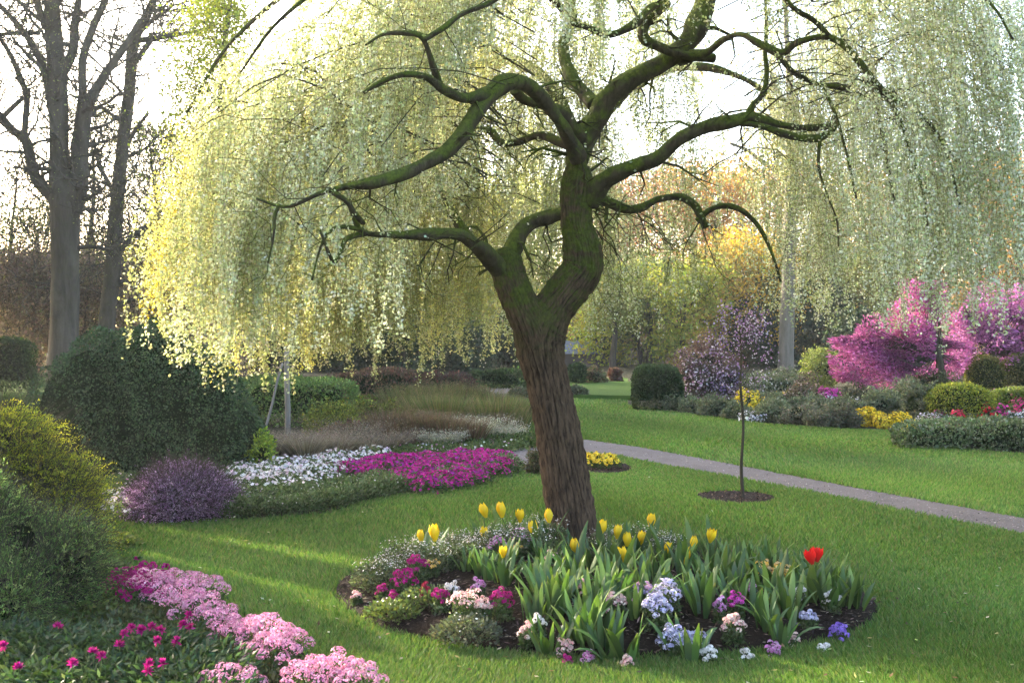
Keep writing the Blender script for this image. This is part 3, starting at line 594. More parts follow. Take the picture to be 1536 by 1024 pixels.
# ------------------------------------------------------------------ big trees of the background
def spray(geo, tips, n, rad, size, cols, rg, D0=None, flat=0.7, asp=0.7, clump=0.3, seed=0):
    P = puffs(tips, n, rad, rg, flat); D = rg.normal(size=(n, 3)) if D0 is None else rg.normal(size=(n, 3))*0.6+D0
    s = size*np.exp(rg.normal(0, 0.3, n)); V, Q, C = leaf_quads(P, D, s, s*asp, vary(cols, n, P, 0.22, 0.07, clump, 0.9, seed, rg), rg=rg); geo.add(V, Q, None, C)
def traced_tree(name, label, limbs, D, mat, seed, leaf=None, nl=0, ls=0.1, twigs=(4, 4), tw_len=2.2, cat='tree', rmin=0.006, gap=3, lrad=0.5, dens=0.8):
    rg = np.random.default_rng(seed); b = W(limbs[0][0][0], limbs[0][0][1], D); th = thing(name, label, cat, (b[0], b[1], 0)); out = []; tips = []
    for q, L_ in enumerate(limbs):
        P = [W(p[0], p[1], D+(p[3] if len(p) > 3 else 0)) for p in L_]; r = [pxm(p[2], D)/2 for p in L_]
        if q == 0: P[0][2] = min(P[0][2], -0.1)
        P, r = smooth_path(P, r, 6); g = Geo(); tube(g, P, r, 16 if q == 0 else 9, wob=0.05, seed=q); g.build('trunk' if q == 0 else 'branch', mat, th, True)
        s = int(len(P)*0.45) if q == 0 else 2
        for i in range(s, len(P), gap):
            if rg.random() < dens:
                d = unit(rg.normal(size=3)*[1, 0.8, 0.4]+[0, 0, 0.45]); grow(P[i], d, min(max(r[i]*0.35, 0.02), 0.07), tw_len*(0.6+0.8*rg.random()), 1, out, tips, rg, 0.06, 0.22, (5,)+twigs, 0.55, 0.8, 3)
    g = Geo(); segs_from(g, out, rmin=rmin); tag(g.build('twigs', mat, th), kind='stuff')
    if nl: g = Geo(); spray(g, tips, nl, lrad, ls, leaf, rg, seed=seed); tag(g.build('foliage', LEAFY, th), kind='stuff')
    return th
traced_tree('tall_tree', 'massive grey tree with several upright stems behind the ivy mound', [
 [(96, 560, 50), (96, 500, 43), (97, 440, 40), (98, 380, 40), (98, 330, 42), (95, 295, 42), (90, 250, 30), (88, 180, 27), (85, 110, 27), (80, 40, 24), (76, -40, 20), (72, -120, 14)],
 [(88, 300, 26), (72, 288, 20), (55, 270, 17), (46, 240, 16), (38, 210, 15), (18, 195, 12), (2, 176, 11), (-20, 160, 9)],
 [(36, 212, 10), (38, 180, 9), (40, 145, 9), (28, 110, 8), (14, 80, 7), (-5, 50, 6)],
 [(2, 178, 8), (20, 160, 7), (36, 146, 6)],
 [(108, 320, 30), (118, 270, 28), (120, 220, 26), (128, 165, 20), (150, 125, 14), (165, 100, 12), (190, 66, 10), (210, 30, 7)],
 [(120, 190, 18), (124, 140, 13), (124, 90, 12), (140, 40, 11), (158, 0, 10), (170, -50, 8)],
 [(86, 200, 18), (70, 120, 12), (50, 70, 10), (20, 30, 8), (-10, 0, 6)],
 [(88, 120, 16), (108, 80, 14), (112, 40, 12), (118, 0, 10), (125, -60, 8)],
 [(82, 60, 14), (60, 20, 11), (50, -30, 8)],
 [(60, 50, 6), (30, 50, 6), (0, 52, 5), (-20, 55, 4)],
 [(112, 372, 8), (135, 370, 6), (165, 374, 4)]], 30, BARK_G, 11, [[0.20, 0.21, 0.08], [0.15, 0.16, 0.07]], 9000, 0.04, (4, 3), 1.7, rmin=0.014, lrad=0.4, dens=0.9, gap=2)
traced_tree('tall_tree', 'slender grey tree leaning right beside the massive many stemmed one', [
 [(156, 560, 28), (161, 475, 25), (168, 410, 23), (172, 350, 22), (178, 280, 19), (186, 200, 18), (194, 140, 17), (198, 80, 16), (206, 50, 14), (222, 20, 12), (240, -20, 10)],
 [(170, 400, 12), (180, 378, 9), (195, 360, 9), (215, 343, 8), (240, 332, 7), (262, 330, 4)],
 [(196, 100, 10), (214, 78, 8), (226, 60, 7), (225, 50, 6)], [(200, 62, 10), (228, 58, 8), (262, 53, 7), (290, 48, 5), (320, 40, 4)],
 [(180, 240, 8), (200, 200, 6), (222, 170, 5)], [(168, 466, 7), (190, 452, 6), (225, 445, 5), (250, 444, 3)], [(172, 430, 7), (200, 420, 6), (235, 418, 5)],
 [(178, 300, 7), (150, 250, 6), (140, 210, 4)]], 34, BARK_G, 12, [[0.20, 0.21, 0.08], [0.15, 0.16, 0.07]], 7000, 0.045, (5, 4), 2.2, rmin=0.014, lrad=0.4, dens=0.9, gap=2)
traced_tree('tall_tree', 'straight pale trunk with upswept upper branches behind the pink sapling', [
 [(1178, 562, 27), (1179, 552, 25), (1180, 500, 22), (1182, 430, 21), (1184, 360, 20), (1185, 290, 17), (1186, 240, 15), (1186, 180, 12), (1184, 120, 10), (1180, 60, 8), (1178, -10, 6)],
 [(1184, 292, 9), (1176, 270, 8), (1160, 254, 7), (1140, 240, 6), (1120, 225, 5), (1095, 215, 4)], [(1188, 285, 7), (1196, 275, 6), (1212, 270, 5), (1226, 255, 4)],
 [(1187, 318, 8), (1198, 305, 7), (1210, 298, 6), (1228, 297, 5), (1245, 290, 3)], [(1186, 240, 8), (1205, 215, 6), (1230, 190, 5)], [(1185, 210, 8), (1165, 175, 6), (1150, 130, 5)]],
 42, BARK_P, 13, [[0.42, 0.32, 0.08], [0.30, 0.27, 0.07], [0.45, 0.28, 0.1]], 1800, 0.10, (4, 3), 2.0, rmin=0.012, lrad=0.6, dens=0.5)

def bg_tree(name, label, px, D, top, r, cols, nl, ls, seed, width=1.0, start=0.25, mat=None, nb=16, lrad=0.45, maxl=3, group=None, lean=0.0, flat=0.8, up=0.08, kids=(5, 4, 3), leafmat=None, rmin=0.01, skirt=0):
    """a free standing tree: trunk, branches and leaves; top is the photo row of its top"""
    rg = np.random.default_rng(seed); b = W(px, 500, D); H = CAMH+(HY-top)*D/F; th = thing(name, label, 'tree', (b[0], D, 0), group); m = mat or BARK_D
    P = [np.array([b[0]+lean*H*t+0.06*sin(t*7+seed)*H*0.3, D, H*0.92*t-0.05*(t == 0)]) for t in np.linspace(0, 1, 8)]; rr = [r*(1-0.8*t) for t in np.linspace(0, 1, 8)]
    P2, r2 = smooth_path(P, rr, 3); g = Geo(); tube(g, P2, r2, 9, wob=0.05, seed=seed); g.build('trunk', m, th, True); out = []; tips = []
    for q in range(nb):
        t = start+(1-start)*(q+rg.random())/nb; i = min(int(t*(len(P2)-1)), len(P2)-2); a = q*2.4+rg.random()
        prof = (0.35+1.5*(t-start)/(1-start)*(1-(t-start)/(1-start))*2)*(1 if not skirt else 1.4*(1-t)+0.25)
        d = [cos(a), sin(a), 0.45+0.5*t]; grow(P2[i], d, r2[i]*0.45, width*prof*H*0.28, 1, out, tips, rg, up, 0.2, kids, 0.55, 0.8, maxl)
    g = Geo(); segs_from(g, out, rmin=rmin); tag(g.build('branches', m, th), kind='stuff')
    if nl: g = Geo(); spray(g, tips, nl, lrad, ls, cols, rg, seed=seed, flat=flat); tag(g.build('foliage', leafmat or LEAFY, th), kind='stuff')
    return th
YG = [[0.30, 0.33, 0.05], [0.22, 0.27, 0.05], [0.38, 0.36, 0.06]]; OL = [[0.17, 0.20, 0.06], [0.22, 0.22, 0.07]]; OR = [[0.42, 0.22, 0.08], [0.38, 0.26, 0.09], [0.5, 0.3, 0.09]]
PO = [[0.42, 0.20, 0.14], [0.36, 0.2, 0.12], [0.4, 0.26, 0.14]]; BR = [[0.27, 0.2, 0.14], [0.3, 0.24, 0.15]]; DG = [[0.022, 0.04, 0.016], [0.035, 0.055, 0.02]]; GO = [[0.5, 0.36, 0.04], [0.45, 0.28, 0.06]]
T_ = 'background trees beyond the garden'
bg_tree('bright_leafy_tree', 'tall yellow green tree rising behind the upper left of the weeping tree', 345, 26, -60, 0.22, [[0.42, 0.42, 0.05], [0.34, 0.38, 0.06]], 26000, 0.06, 31, 0.42, 0.2, BARK_G, 26, 0.35, 3, T_)
bg_tree('bare_tree', 'thin leafless tree at the far left edge', 22, 44, 235, 0.14, [[0.2, 0.2, 0.08]], 3000, 0.08, 32, 1.0, 0.2, BARK_G, 30, 0.4, 3, T_, rmin=0.019, kids=(6, 5, 4))
bg_tree('bare_tree', 'low forked leafless tree left of the massive grey trunk', 55, 40, 330, 0.13, [[0.2, 0.2, 0.08]], 6000, 0.08, 33, 1.4, 0.1, BARK_G, 28, 0.4, 3, T_, rmin=0.019, kids=(6, 5, 4))
bg_tree('bare_tree', 'sparse twiggy tree between the massive trunk and the leaning one', 135, 44, 150, 0.16, [[0.2, 0.2, 0.08]], 6000, 0.08, 34, 1.0, 0.15, BARK_G, 34, 0.4, 3, T_, rmin=0.019, kids=(6, 5, 4))
bg_tree('bare_tree', 'sparse twiggy tree right of the leaning grey tree', 232, 42, 190, 0.16, [[0.2, 0.2, 0.08]], 7000, 0.08, 35, 1.1, 0.1, BARK_D, 36, 0.4, 3, T_, rmin=0.019, kids=(6, 5, 4))
spec = [ # px, D, top, cols, n, label
 (-60, 52, 380, OL, 5000, 'olive tree at the outer left end of the far wood'), (20, 60, 400, BR, 6000, 'brownish round tree in the far wood at the left edge'), (120, 62, 395, OL, 6000, 'olive tree of the far wood behind the massive trunk'),
 (215, 60, 380, YG, 6000, 'yellowish tree of the far wood right of the leaning grey tree'), (300, 52, 330, YG, 9000, 'yellow green tree behind the yellow left fringe'), (400, 54, 300, YG, 9000, 'lime green tree behind the left curtain of the weeping tree'),
 (500, 56, 290, OL, 9000, 'olive green tree behind the middle of the left curtain'), (590, 52, 310, YG, 9000, 'yellow green tree left of the fork, beyond the curtain'), (680, 58, 275, OL, 9000, 'olive tree showing through the gap left of the fork'),
 (770, 56, 285, YG, 9000, 'yellow green tree seen through the ring of the fork'), (850, 60, 280, OL, 7000, 'green tree hidden behind the mossy fork'), (925, 58, 285, PO, 9000, 'salmon tinged tree just right of the fork'),
 (1000, 62, 268, PO, 10000, 'salmon orange tree under the long right limb'), (1075, 58, 262, OR, 10000, 'orange tree left of the straight pale trunk'), (1150, 60, 258, OR, 10000, 'amber tree directly behind the straight pale trunk'),
 (1235, 58, 290, OL, 9000, 'olive brown tree right of the straight pale trunk'), (1310, 60, 270, OR, 8000, 'amber tree behind the right curtain'), (1390, 58, 280, OL, 8000, 'olive tree behind the right curtain above the pink trees'),
 (1465, 60, 250, PO, 5000, 'rosy twiggy tree above the right pink tree'), (1530, 56, 260, OR, 10000, 'rust orange tree at the right edge'), (1610, 56, 240, OR, 9000, 'rust orange tree beyond the right edge')]
for q, (px, D, top, cols, n_, lab) in enumerate(spec):
    bg_tree('woodland_tree', lab, px, D, top, 0.2, cols, n_, 0.15, 50+q, 1.25, 0.08, BARK_G, 20, 0.6, 3, T_, rmin=0.016, kids=(5, 3, 3))
bg_tree('bare_tree', 'tall hazy leafless tree at the upper right behind the curtain edge', 1500, 62, 165, 0.22, PO, 1500, 0.12, 81, 1.0, 0.2, BARK_P, 22, 0.5, 3, T_, rmin=0.014)
# lower green layer before the wood
spec = [(960, 46, 400, [[0.16, 0.2, 0.06], [0.2, 0.24, 0.08]], 'soft green tree left of the rounded boxwood'), (1025, 44, 410, YG, 'yellow green tree behind the rounded boxwood'), (1085, 46, 385, [[0.36, 0.27, 0.08], [0.3, 0.3, 0.1]], 'amber green tree behind the pink sapling'),
        (1122, 46, 372, GO, 'golden orange young tree left of the dark spire'), (1245, 50, 376, [[0.14, 0.13, 0.06], [0.18, 0.16, 0.07]], 'brown green tree above the dark yew'), (1320, 46, 385, OL, 'olive young tree behind the left pink tree'),
        (1530, 44, 300, OR, 'russet tree behind the right pink tree'), (905, 46, 420, YG, 'small yellow green tree right of the leaning trunk')]
for q, (px, D, top, cols, lab) in enumerate(spec):
    bg_tree('young_tree', lab, px, D, top, 0.1, cols, 8000, 0.11, 90+q, 1.5, 0.05, BARK_D, 16, 0.4, 3, T_, rmin=0.012, kids=(4, 3, 3))
# dark evergreens
for q, (px, D, top, wd, lab, nm) in enumerate([(1143, 46, 378, 0.35, 'narrow dark conifer spire left of the straight pale trunk', 'conifer'), (1226, 46, 408, 1.25, 'broad dark yew right of the straight pale trunk', 'yew'), (1124, 45, 450, 1.1, 'low dark evergreen at the foot of the conifer spire', 'yew'),
        (1290, 37, 470, 1.2, 'dark evergreen behind the left pink tree', 'yew'), (470, 43, 470, 1.3, 'dark evergreen under the left curtain', 'yew'), (560, 42, 478, 1.3, 'dark evergreen above the reddish heath, left one', 'yew'),
        (640, 43, 470, 1.3, 'dark evergreen above the reddish heath, middle one', 'yew'), (700, 41, 482, 1.3, 'dark evergreen above the small clipped box', 'yew'), (765, 44, 470, 1.3, 'dark evergreen touching the left side of the leaning trunk', 'yew'),
        (380, 42, 462, 1.3, 'dark evergreen behind the right shoulder of the ivy mound', 'yew'), (515, 40, 470, 1.3, 'dark evergreen between the two that stand above the heath', 'yew'), (605, 40, 462, 1.3, 'tallest dark evergreen above the reddish heath', 'yew'), (905, 48, 470, 1.2, 'dark evergreen behind the wine red shrub', 'yew'), (300, 44, 470, 1.3, 'dark evergreen behind the top of the ivy mound', 'yew')]):
    bg_tree(nm, lab, px, D, top, 0.12, DG, 15000, 0.10, 110+q, wd, 0.02, BARK_D, 26, 0.22, 3, 'dark evergreens', rmin=0.01, up=-0.02, kids=(5, 3, 3), leafmat=GLOSSY, skirt=1)
# brown thicket at the far left: bare bushes
for q, (px, D, top, lab) in enumerate([(-30, 36, 420, 'bare brown bush left of the massive trunk, outermost'), (28, 37, 412, 'bare brown bush left of the massive trunk, taller one'), (75, 38, 425, 'bare purplish bush right against the massive trunk'),
        (130, 38, 415, 'bare brown bush between the two tall grey trunks'), (200, 38, 420, 'bare brown bush right of the leaning grey tree'), (262, 36, 440, 'bare brown bush behind the top of the ivy mound'), (330, 36, 455, 'bare brown bush right behind the ivy mound')]):
    bg_tree('bare_bush', lab, px, D, top, 0.05, [[0.22, 0.155, 0.125], [0.28, 0.21, 0.16]], 9000, 0.075, 130+q, 2.2, 0.0, BARK_D, 26, 0.25, 3, 'bare bushes under the tall trees', rmin=0.008, kids=(5, 4, 3))
# thick under-storey that closes the view below the far wood
g = Geo(); n = 70000; rg = np.random.default_rng(8); X = rg.uniform(-42, 48, n); Y = rg.uniform(62, 74, n); hh = 4.2+1.5*snoise(np.stack([X, Y, 0*X], 1), 0.5, 5); Z = hh*rg.random(n)**0.8
P = np.stack([X, Y, Z], 1); tcol = np.clip((X+5)/30, 0, 1)[:, None]; C = np.array([0.10, 0.10, 0.05])*(1-tcol)+np.array([0.15, 0.11, 0.05])*tcol
V, Q, C = leaf_quads(P, rg.normal(size=(n, 3)), 0.30, 0.2, vary(C, n, P, 0.3, 0.1, 0.4, 0.4, 3, rg), rg=rg); g.add(V, Q, None, C)
tag(g.build('distant_undergrowth', LEAF), kind='stuff')
# unseen evergreens added left of view to block low sun, leaving two streaks
for q, (y, r_, h_) in enumerate([(a_, b_*1.05, c_*(1.3 if a_ > 12 else 1)) for a_, b_, c_ in [(7.4, .35, 1.15), (8.5, .29, 1.35), (10.5, .19, 2.4), (13.6, .55, 3.3), (15.9, .62, 4.0), (18.4, .68, 4.9), (21, .78, 6), (24.2, .9, 7), (27.9, 1.05, 8.2), (32, 1.2, 9.6), (36.8, 1.35, 11), (41.7, 1.5, 12.6), (47.4, 1.7, 14.5)]]):
    x = -.475*y-r_*1.05; shrub('sun_block_evergreen', 'tall dark evergreen added out of view at the left to block the sun', 'evergreen', [(x, y, h_*.45, r_, r_, h_*.55, 3)], DG, int(4000+900*h_), .09, .05, GLOSSY, depth=.1, seed=160+q, group='evergreens added out of view as sun blockers', nz=.05, core=(.01, .015, .006))

# far shed with a slate roof
sx = W(872, 530, 46); g = Geo(); x0, y0 = sx[0], 46.0
def boxg(g, a, b, C=(0.5, 0.5, 0.5)):
    (x0, y0, z0), (x1, y1, z1) = a, b; V = [(x0, y0, z0), (x1, y0, z0), (x1, y1, z0), (x0, y1, z0), (x0, y0, z1), (x1, y0, z1), (x1, y1, z1), (x0, y1, z1)]
    g.add(V, [[0, 3, 2, 1], [4, 5, 6, 7], [0, 1, 5, 4], [1, 2, 6, 5], [2, 3, 7, 6], [3, 0, 4, 7]], None, C)
shed = thing('garden_shed', 'small distant shed with a blue grey slate roof', 'shed', (x0, y0, 0)); boxg(g, (x0-0.75, y0, 0), (x0+0.75, y0+1.6, 0.55)); g.build('wall', surf_mat('shed_boards', (0.10, 0.08, 0.065), 0.9), shed)
g = Geo(); g.add([(x0-0.9, y0-0.15, 0.5), (x0+0.9, y0-0.15, 0.5), (x0+0.7, y0+0.8, 1.02), (x0-0.7, y0+0.8, 1.02), (x0-0.9, y0+1.75, 0.5), (x0+0.9, y0+1.75, 0.5)], [[0, 1, 2, 3], [3, 2, 5, 4]], [[1, 5, 2], [0, 3, 4]])
g.build('roof', surf_mat('slate', lambda nt: ramp(nt, noise(nt, 12, 3, 0.6, stretch=(0.3, 1, 3)), [(0.3, (0.09, 0.11, 0.14)), (0.7, (0.17, 0.19, 0.23))]), 0.6), shed)

# ------------------------------------------------------------------ shrubs and hedges of the middle distance
def at(px, py): return G(px, py)
def S(name, label, cat, px, by, wpx, hpx, cols, n, lsz=None, p=2.2, dy=1.0, lift=0.0, **k):
    """a shrub standing on the ground row by, wpx wide and hpx tall in the photo"""
    b = G(px, by); D = b[1]; rx = pxm(wpx, D)/2; hz = pxm(hpx, D); ry = rx*dy; D2 = D+ry*0.8; lz = lsz or 0.0022*D
    return shrub(name, label, cat, [(b[0]*D2/D, D2, hz*0.42+lift, rx, ry, hz*0.60, p)], cols, n, lz, lz*0.6, **k)
HEDG = [[0.035, 0.06, 0.02], [0.05, 0.08, 0.025]]; BOX = [[0.028, 0.05, 0.018], [0.04, 0.065, 0.022]]; GREYG = [[0.07, 0.085, 0.05], [0.10, 0.11, 0.07]]
# ivy covered mound
def mnd(px, py, D, rxp, rz, ry, p): c = W(px, py, D); return (c[0], c[1], 0.0, pxm(rxp, D), ry, rz, p)
Dm = 13.0; zt = lambda py, D=Dm: CAMH+(HY-py)*D/F
IVY = [[0.034, 0.070, 0.022], [0.046, 0.088, 0.028], [0.070, 0.112, 0.042]]
shrub('ivy_mound', 'huge dark green mound of glossy ivy with a skirt sloping to the right', 'shrub',
      [mnd(168, 600, Dm, 127, zt(495), 0.95, 2.25), mnd(205, 600, Dm, 124, zt(479), 0.98, 2.1), mnd(232, 620, Dm, 126, zt(486), 0.98, 2.3), mnd(258, 640, Dm, 118, zt(502), 0.96, 2.3), mnd(282, 640, Dm, 108, zt(530), 0.9, 2.4), mnd(312, 650, Dm-0.05, 90, zt(575), 0.85, 2.3), mnd(338, 660, Dm-0.1, 66, zt(625), 0.8, 2.2)],
      IVY, 190000, 0.026, 0.018, GLOSSY, depth=0.06, out=0.5, up=-0.5, core=(0.018, 0.027, 0.013), clump=0.13, cs=3, seed=4, nz=0.05, rnd=0.8, corek=0.88, fold=lambda P: 0.055*np.sin(P[:, 0]*9+P[:, 2]*4.5+2*np.sin(P[:, 2]*2.1))+0.025*np.sin(P[:, 0]*21+P[:, 2]*7+1.5*np.sin(P[:, 2]*5))-0.04)
c = W(395, 680, 12.6); shrub('bright_shrub', 'small yellow green shrub at the right foot of the ivy mound', 'shrub', [(c[0], 12.6, 0.1, 0.16, 0.2, 0.34, 2)], [[0.2, 0.25, 0.03], [0.12, 0.17, 0.03]], 1500, 0.035, 0.02, LEAFY, depth=0.1, seed=41)
S('clipped_hedge', 'dark clipped hedge at the left edge behind the ivy mound', 'hedge', 5, 590, 90, 80, HEDG, 9000, p=5, dy=0.6, seed=5)
S('low_hedge', 'low dark hedge left of the ivy mound foot', 'hedge', 0, 634, 110, 36, HEDG, 6000, p=5, dy=0.5, seed=6)
S('clipped_hedge', 'flat topped dark hedge right of the ivy mound', 'hedge', 447, 640, 184, 70, [[0.08, 0.13, 0.035], [0.12, 0.175, 0.05]], 16000, p=5, dy=0.55, seed=7, nz=0.06)
S('reddish_shrub', 'long reddish brown heath bank below the dark evergreens', 'shrub', 560, 603, 170, 46, [[0.10, 0.05, 0.04], [0.13, 0.075, 0.055], [0.07, 0.06, 0.03]], 10000, p=3, dy=0.35, seed=8, depth=0.25, up=0.6, rnd=0.7)
S('reddish_shrub', 'reddish brown heath bank left of the small clipped box', 'shrub', 655, 600, 110, 40, [[0.11, 0.05, 0.045], [0.09, 0.06, 0.05], [0.07, 0.06, 0.04]], 8000, p=3, dy=0.4, seed=9, depth=0.25, up=0.6, rnd=0.7)
S('clipped_box', 'small green clipped box at the end of the heath bank', 'shrub', 701, 597, 17, 27, [[0.05, 0.09, 0.02]], 1500, p=4, seed=10)
S('low_hedge', 'short brown hedge left of the far gravel path', 'hedge', 719, 600, 30, 16, [[0.09, 0.06, 0.04]], 1500, p=4, dy=.6, seed=11)
S('low_hedge', 'low grey green hedge right of the far gravel path', 'hedge', 790, 599, 50, 14, GREYG, 2500, p=4, dy=.4, seed=12)
S('low_hedge', 'low grey green hedge just right of the leaning trunk', 'hedge', 858, 598, 44, 16, GREYG, 2500, p=4, dy=.4, seed=13)
S('low_hedge', 'dark low hedge before the evergreens left of the trunk', 'hedge', 750, 583, 90, 26, HEDG, 5000, p=4, dy=.3, seed=14)
S('box_ball', 'dark ball shaped box right of the leaning trunk', 'shrub', 866, 580, 26, 36, BOX, 2500, seed=15); S('reddish_shrub', 'round wine red shrub on the far lawn', 'shrub', 923, 577, 18, 22, [[0.13, 0.06, 0.05], [0.1, 0.06, 0.04]], 1500, seed=16)
S('garden_shrub', 'brownish shrub beside the dark ball box', 'shrub', 892, 579, 30, 26, [[0.12, 0.09, 0.06], [0.08, 0.09, 0.04]], 1500, seed=17)
for q, (px, D, t) in enumerate([(921, 44, 'dark upright stump like trunk behind the wine red shrub'), (975, 46, 'slim dark trunk above the rounded boxwood')]):
    bg_tree('slim_tree', t, px, D, 440, 0.16, OL, 2500, 0.1, 180+q, 0.8, 0.6, BARK_D, 10, 0.35, 3, T_)
# posts under the left fringe
def post(name, label, p0, p1, r, D):
    a = W(*p0, D); b = W(*p1, D); a[2] = min(a[2], -0.02) if abs(p0[0]-p1[0]) < 8 else a[2]
    g = Geo(); P = [a*(1-t)+b*t+np.array([0.008*sin(t*6), 0, 0]) for t in np.linspace(0, 1, 9)]; tube(g, P, np.linspace(r, r*0.85, 9), 10, wob=0.06)
    o = g.build(name, WOOD, None, True, loc=(a[0], a[1], 0)); tag(o, label, 'post')
dpo = G(431, 657)[1]; post('wooden_post', 'upright grey wooden post before the flat topped hedge', (431, 657), (431, 520), 0.042, dpo); dq = G(398, 645)[1]; post('wooden_pole', 'thin pale pole leaning beside the upright post', (397, 645), (424, 545), 0.02, dq)
# mixed planting left of the trunk
S('bright_shrub', 'yellow green shrub before the flat topped hedge', 'shrub', 505, 662, 100, 40, [[0.11, 0.14, 0.025], [0.17, 0.19, 0.03], [0.07, 0.09, 0.02]], 11000, 0.04, mat=LEAFY, dy=.7, depth=0.35, seed=18, nz=.15, rnd=1.4, corek=.7)
S('bright_shrub', 'taller yellow green shrub left of the feathery grasses', 'shrub', 562, 655, 76, 54, [[0.13, 0.16, 0.03], [0.19, 0.21, 0.04], [0.07, 0.09, 0.02]], 11000, 0.04, mat=LEAFY, dy=.7, depth=0.35, seed=19, nz=.15, rnd=1.4, corek=.7)
S('reddish_shrub', 'rusty low shrub under the yellow green shrubs', 'shrub', 520, 672, 90, 34, [[0.10, 0.06, 0.04], [0.08, 0.07, 0.03]], 6000, 0.04, dy=.6, depth=0.2, seed=20)
def tuft(name, label, px, by, wpx, hpx, cols, n, seed, group=None, lean=0.5, wd=0.008, heads=None, cat='ornamental grass', bz=0.0):
    rg = np.random.default_rng(seed); b = G(px, by, bz); D = b[1]; R_ = pxm(wpx, D)/2; H = pxm(hpx, D); th = thing(name, label, cat, (b[0], D+R_*0.6, bz), group); a = rg.random(n)*6.28; q = rg.random(n)**0.5
    P = np.stack([b[0]+np.cos(a)*q*R_*0.7, D+R_*0.6+np.sin(a)*q*R_*0.5, bz+0*a], 1); h = H*(0.6+0.45*rg.random(n)); d = np.stack([np.cos(a)*q*lean, np.sin(a)*q*lean, 1+0*a], 1)+rg.normal(0, .18, (n, 3))*[1, 1, 0]
    M = P+d*(h*0.55)[:, None]; T = P+d*(h*0.9)[:, None]+np.stack([np.cos(a)*q*lean*h*0.35, np.sin(a)*q*lean*h*.35, 0.1*h], 1); s = rg.random(n)*3.14; Sd = np.stack([np.cos(s), np.sin(s), 0*s], 1)*wd/2; C = vary(cols, n, P, 0.25, 0.07, rg=rg)
    g = Geo(); V = np.stack([P-Sd, P+Sd, M+Sd*0.8, M-Sd*0.8, T], 1).reshape(-1, 3); i = np.arange(n)[:, None]*5
    g.add(V, np.concatenate([i, i+1, i+2, i+3], 1), np.concatenate([i+3, i+2, i+4], 1), np.repeat(C, 5, 0)); g.build('blades', LEAF, th)
    if heads is not None:
        k = rg.random(n) < heads[1]; PP = T[k]; m = len(PP)*heads[3]; PP = np.repeat(PP, heads[3], 0)+rg.normal(0, heads[4], (m, 3)); V, Q, C = leaf_quads(PP, rg.normal(size=(m, 3))+[0, 0, .5], heads[2], heads[2]*0.5, vary(heads[0], m, rg=rg), rg=rg)
        g = Geo(); g.add(V, Q, None, C); tag(g.build('seed_heads', LEAF, th), kind='stuff')
    return th
GB = [[0.10, 0.12, 0.035], [0.15, 0.14, 0.05], [0.07, 0.10, 0.03], [0.17, 0.13, 0.07]]; RB = [[0.12, 0.07, 0.05], [0.15, 0.10, 0.07], [0.1, 0.09, 0.05]]
rg = np.random.default_rng(14); q = 0
where = ['at the back beside the yellow green shrub', 'in the back row', 'in the back row nearer the lawn', 'at the lawn side end', 'in the middle row', 'nearest the silver tufts']
for row, (by, x0, x1, cnt_, wp, hp, cc) in enumerate([(640, 600, 775, 8, 54, 62, GB), (655, 590, 770, 8, 56, 60, GB), (672, 575, 700, 6, 52, 50, RB), (664, 650, 740, 4, 46, 42, RB)]):
    for k in range(cnt_):
        px = x0+(x1-x0)*k/(cnt_-1)+rg.normal(0, 5); hp2 = hp*(0.85+0.3*rg.random())*(0.72 if px > 750 else 1)
        tuft('grass_tussock', ['green brown', 'straw tipped', 'reddish', 'russet'][row]+' feathery grass tussock in the bed before the far lawn', px, by+rg.normal(0, 2), wp, hp2, cc, 1000, 300+q, 'feathery grasses in the middle bed row %s' % 'abcd'[row], 0.38, 0.012, ([[0.13, 0.09, 0.06], [0.15, 0.12, 0.07]], 0.10, 0.022, 3, 0.015)); q += 1
for k, (px, by, wp, hp) in enumerate([(405, 690, 50, 40), (432, 684, 46, 28), (455, 692, 56, 44), (480, 680, 40, 26), (500, 688, 50, 38), (528, 676, 40, 46), (550, 686, 50, 30), (580, 682, 44, 36)]):
    tuft('grey_brush', 'wispy grey brown dried plant behind the white flowers', px, by, wp, hp, [[0.17, 0.14, 0.12], [0.12, 0.10, 0.08], [0.22, 0.19, 0.17]], 700, 330+k, 'wispy grey brown plants', 1.0, 0.008, ([[0.24, 0.2, 0.18], [0.17, 0.13, 0.12]], 0.5, 0.018, 3, 0.03), 'dried plant')
for k, (px, by, wp, hp) in enumerate([(700, 668, 45, 38), (728, 664, 50, 34), (660, 676, 40, 28), (755, 666, 40, 24)]):
    tuft('silver_tuft', 'pale silvery tuft at the edge of the grass bed', px, by, wp, hp, [[0.25, 0.25, 0.19], [0.15, 0.17, 0.10], [0.34, 0.33, 0.27]], 900, 340+k, 'silvery tufts', 0.9, 0.009, ([[0.45, 0.42, 0.36], [0.36, 0.33, 0.26]], 0.6, 0.022, 4, 0.025), 'silver plant')
S('low_hedge', 'low green edging along the gravel left of the trunk', 'hedge', 765, 672, 80, 17, [[0.05, 0.08, 0.02], [0.08, 0.11, 0.03]], 5000, 0.03, p=3, dy=0.8, seed=22)
S('garden_shrub', 'small brown shrub touching the left side of the leaning trunk', 'shrub', 808, 713, 30, 32, [[0.10, 0.08, 0.05], [0.07, 0.08, 0.035]], 2500, 0.03, seed=23)

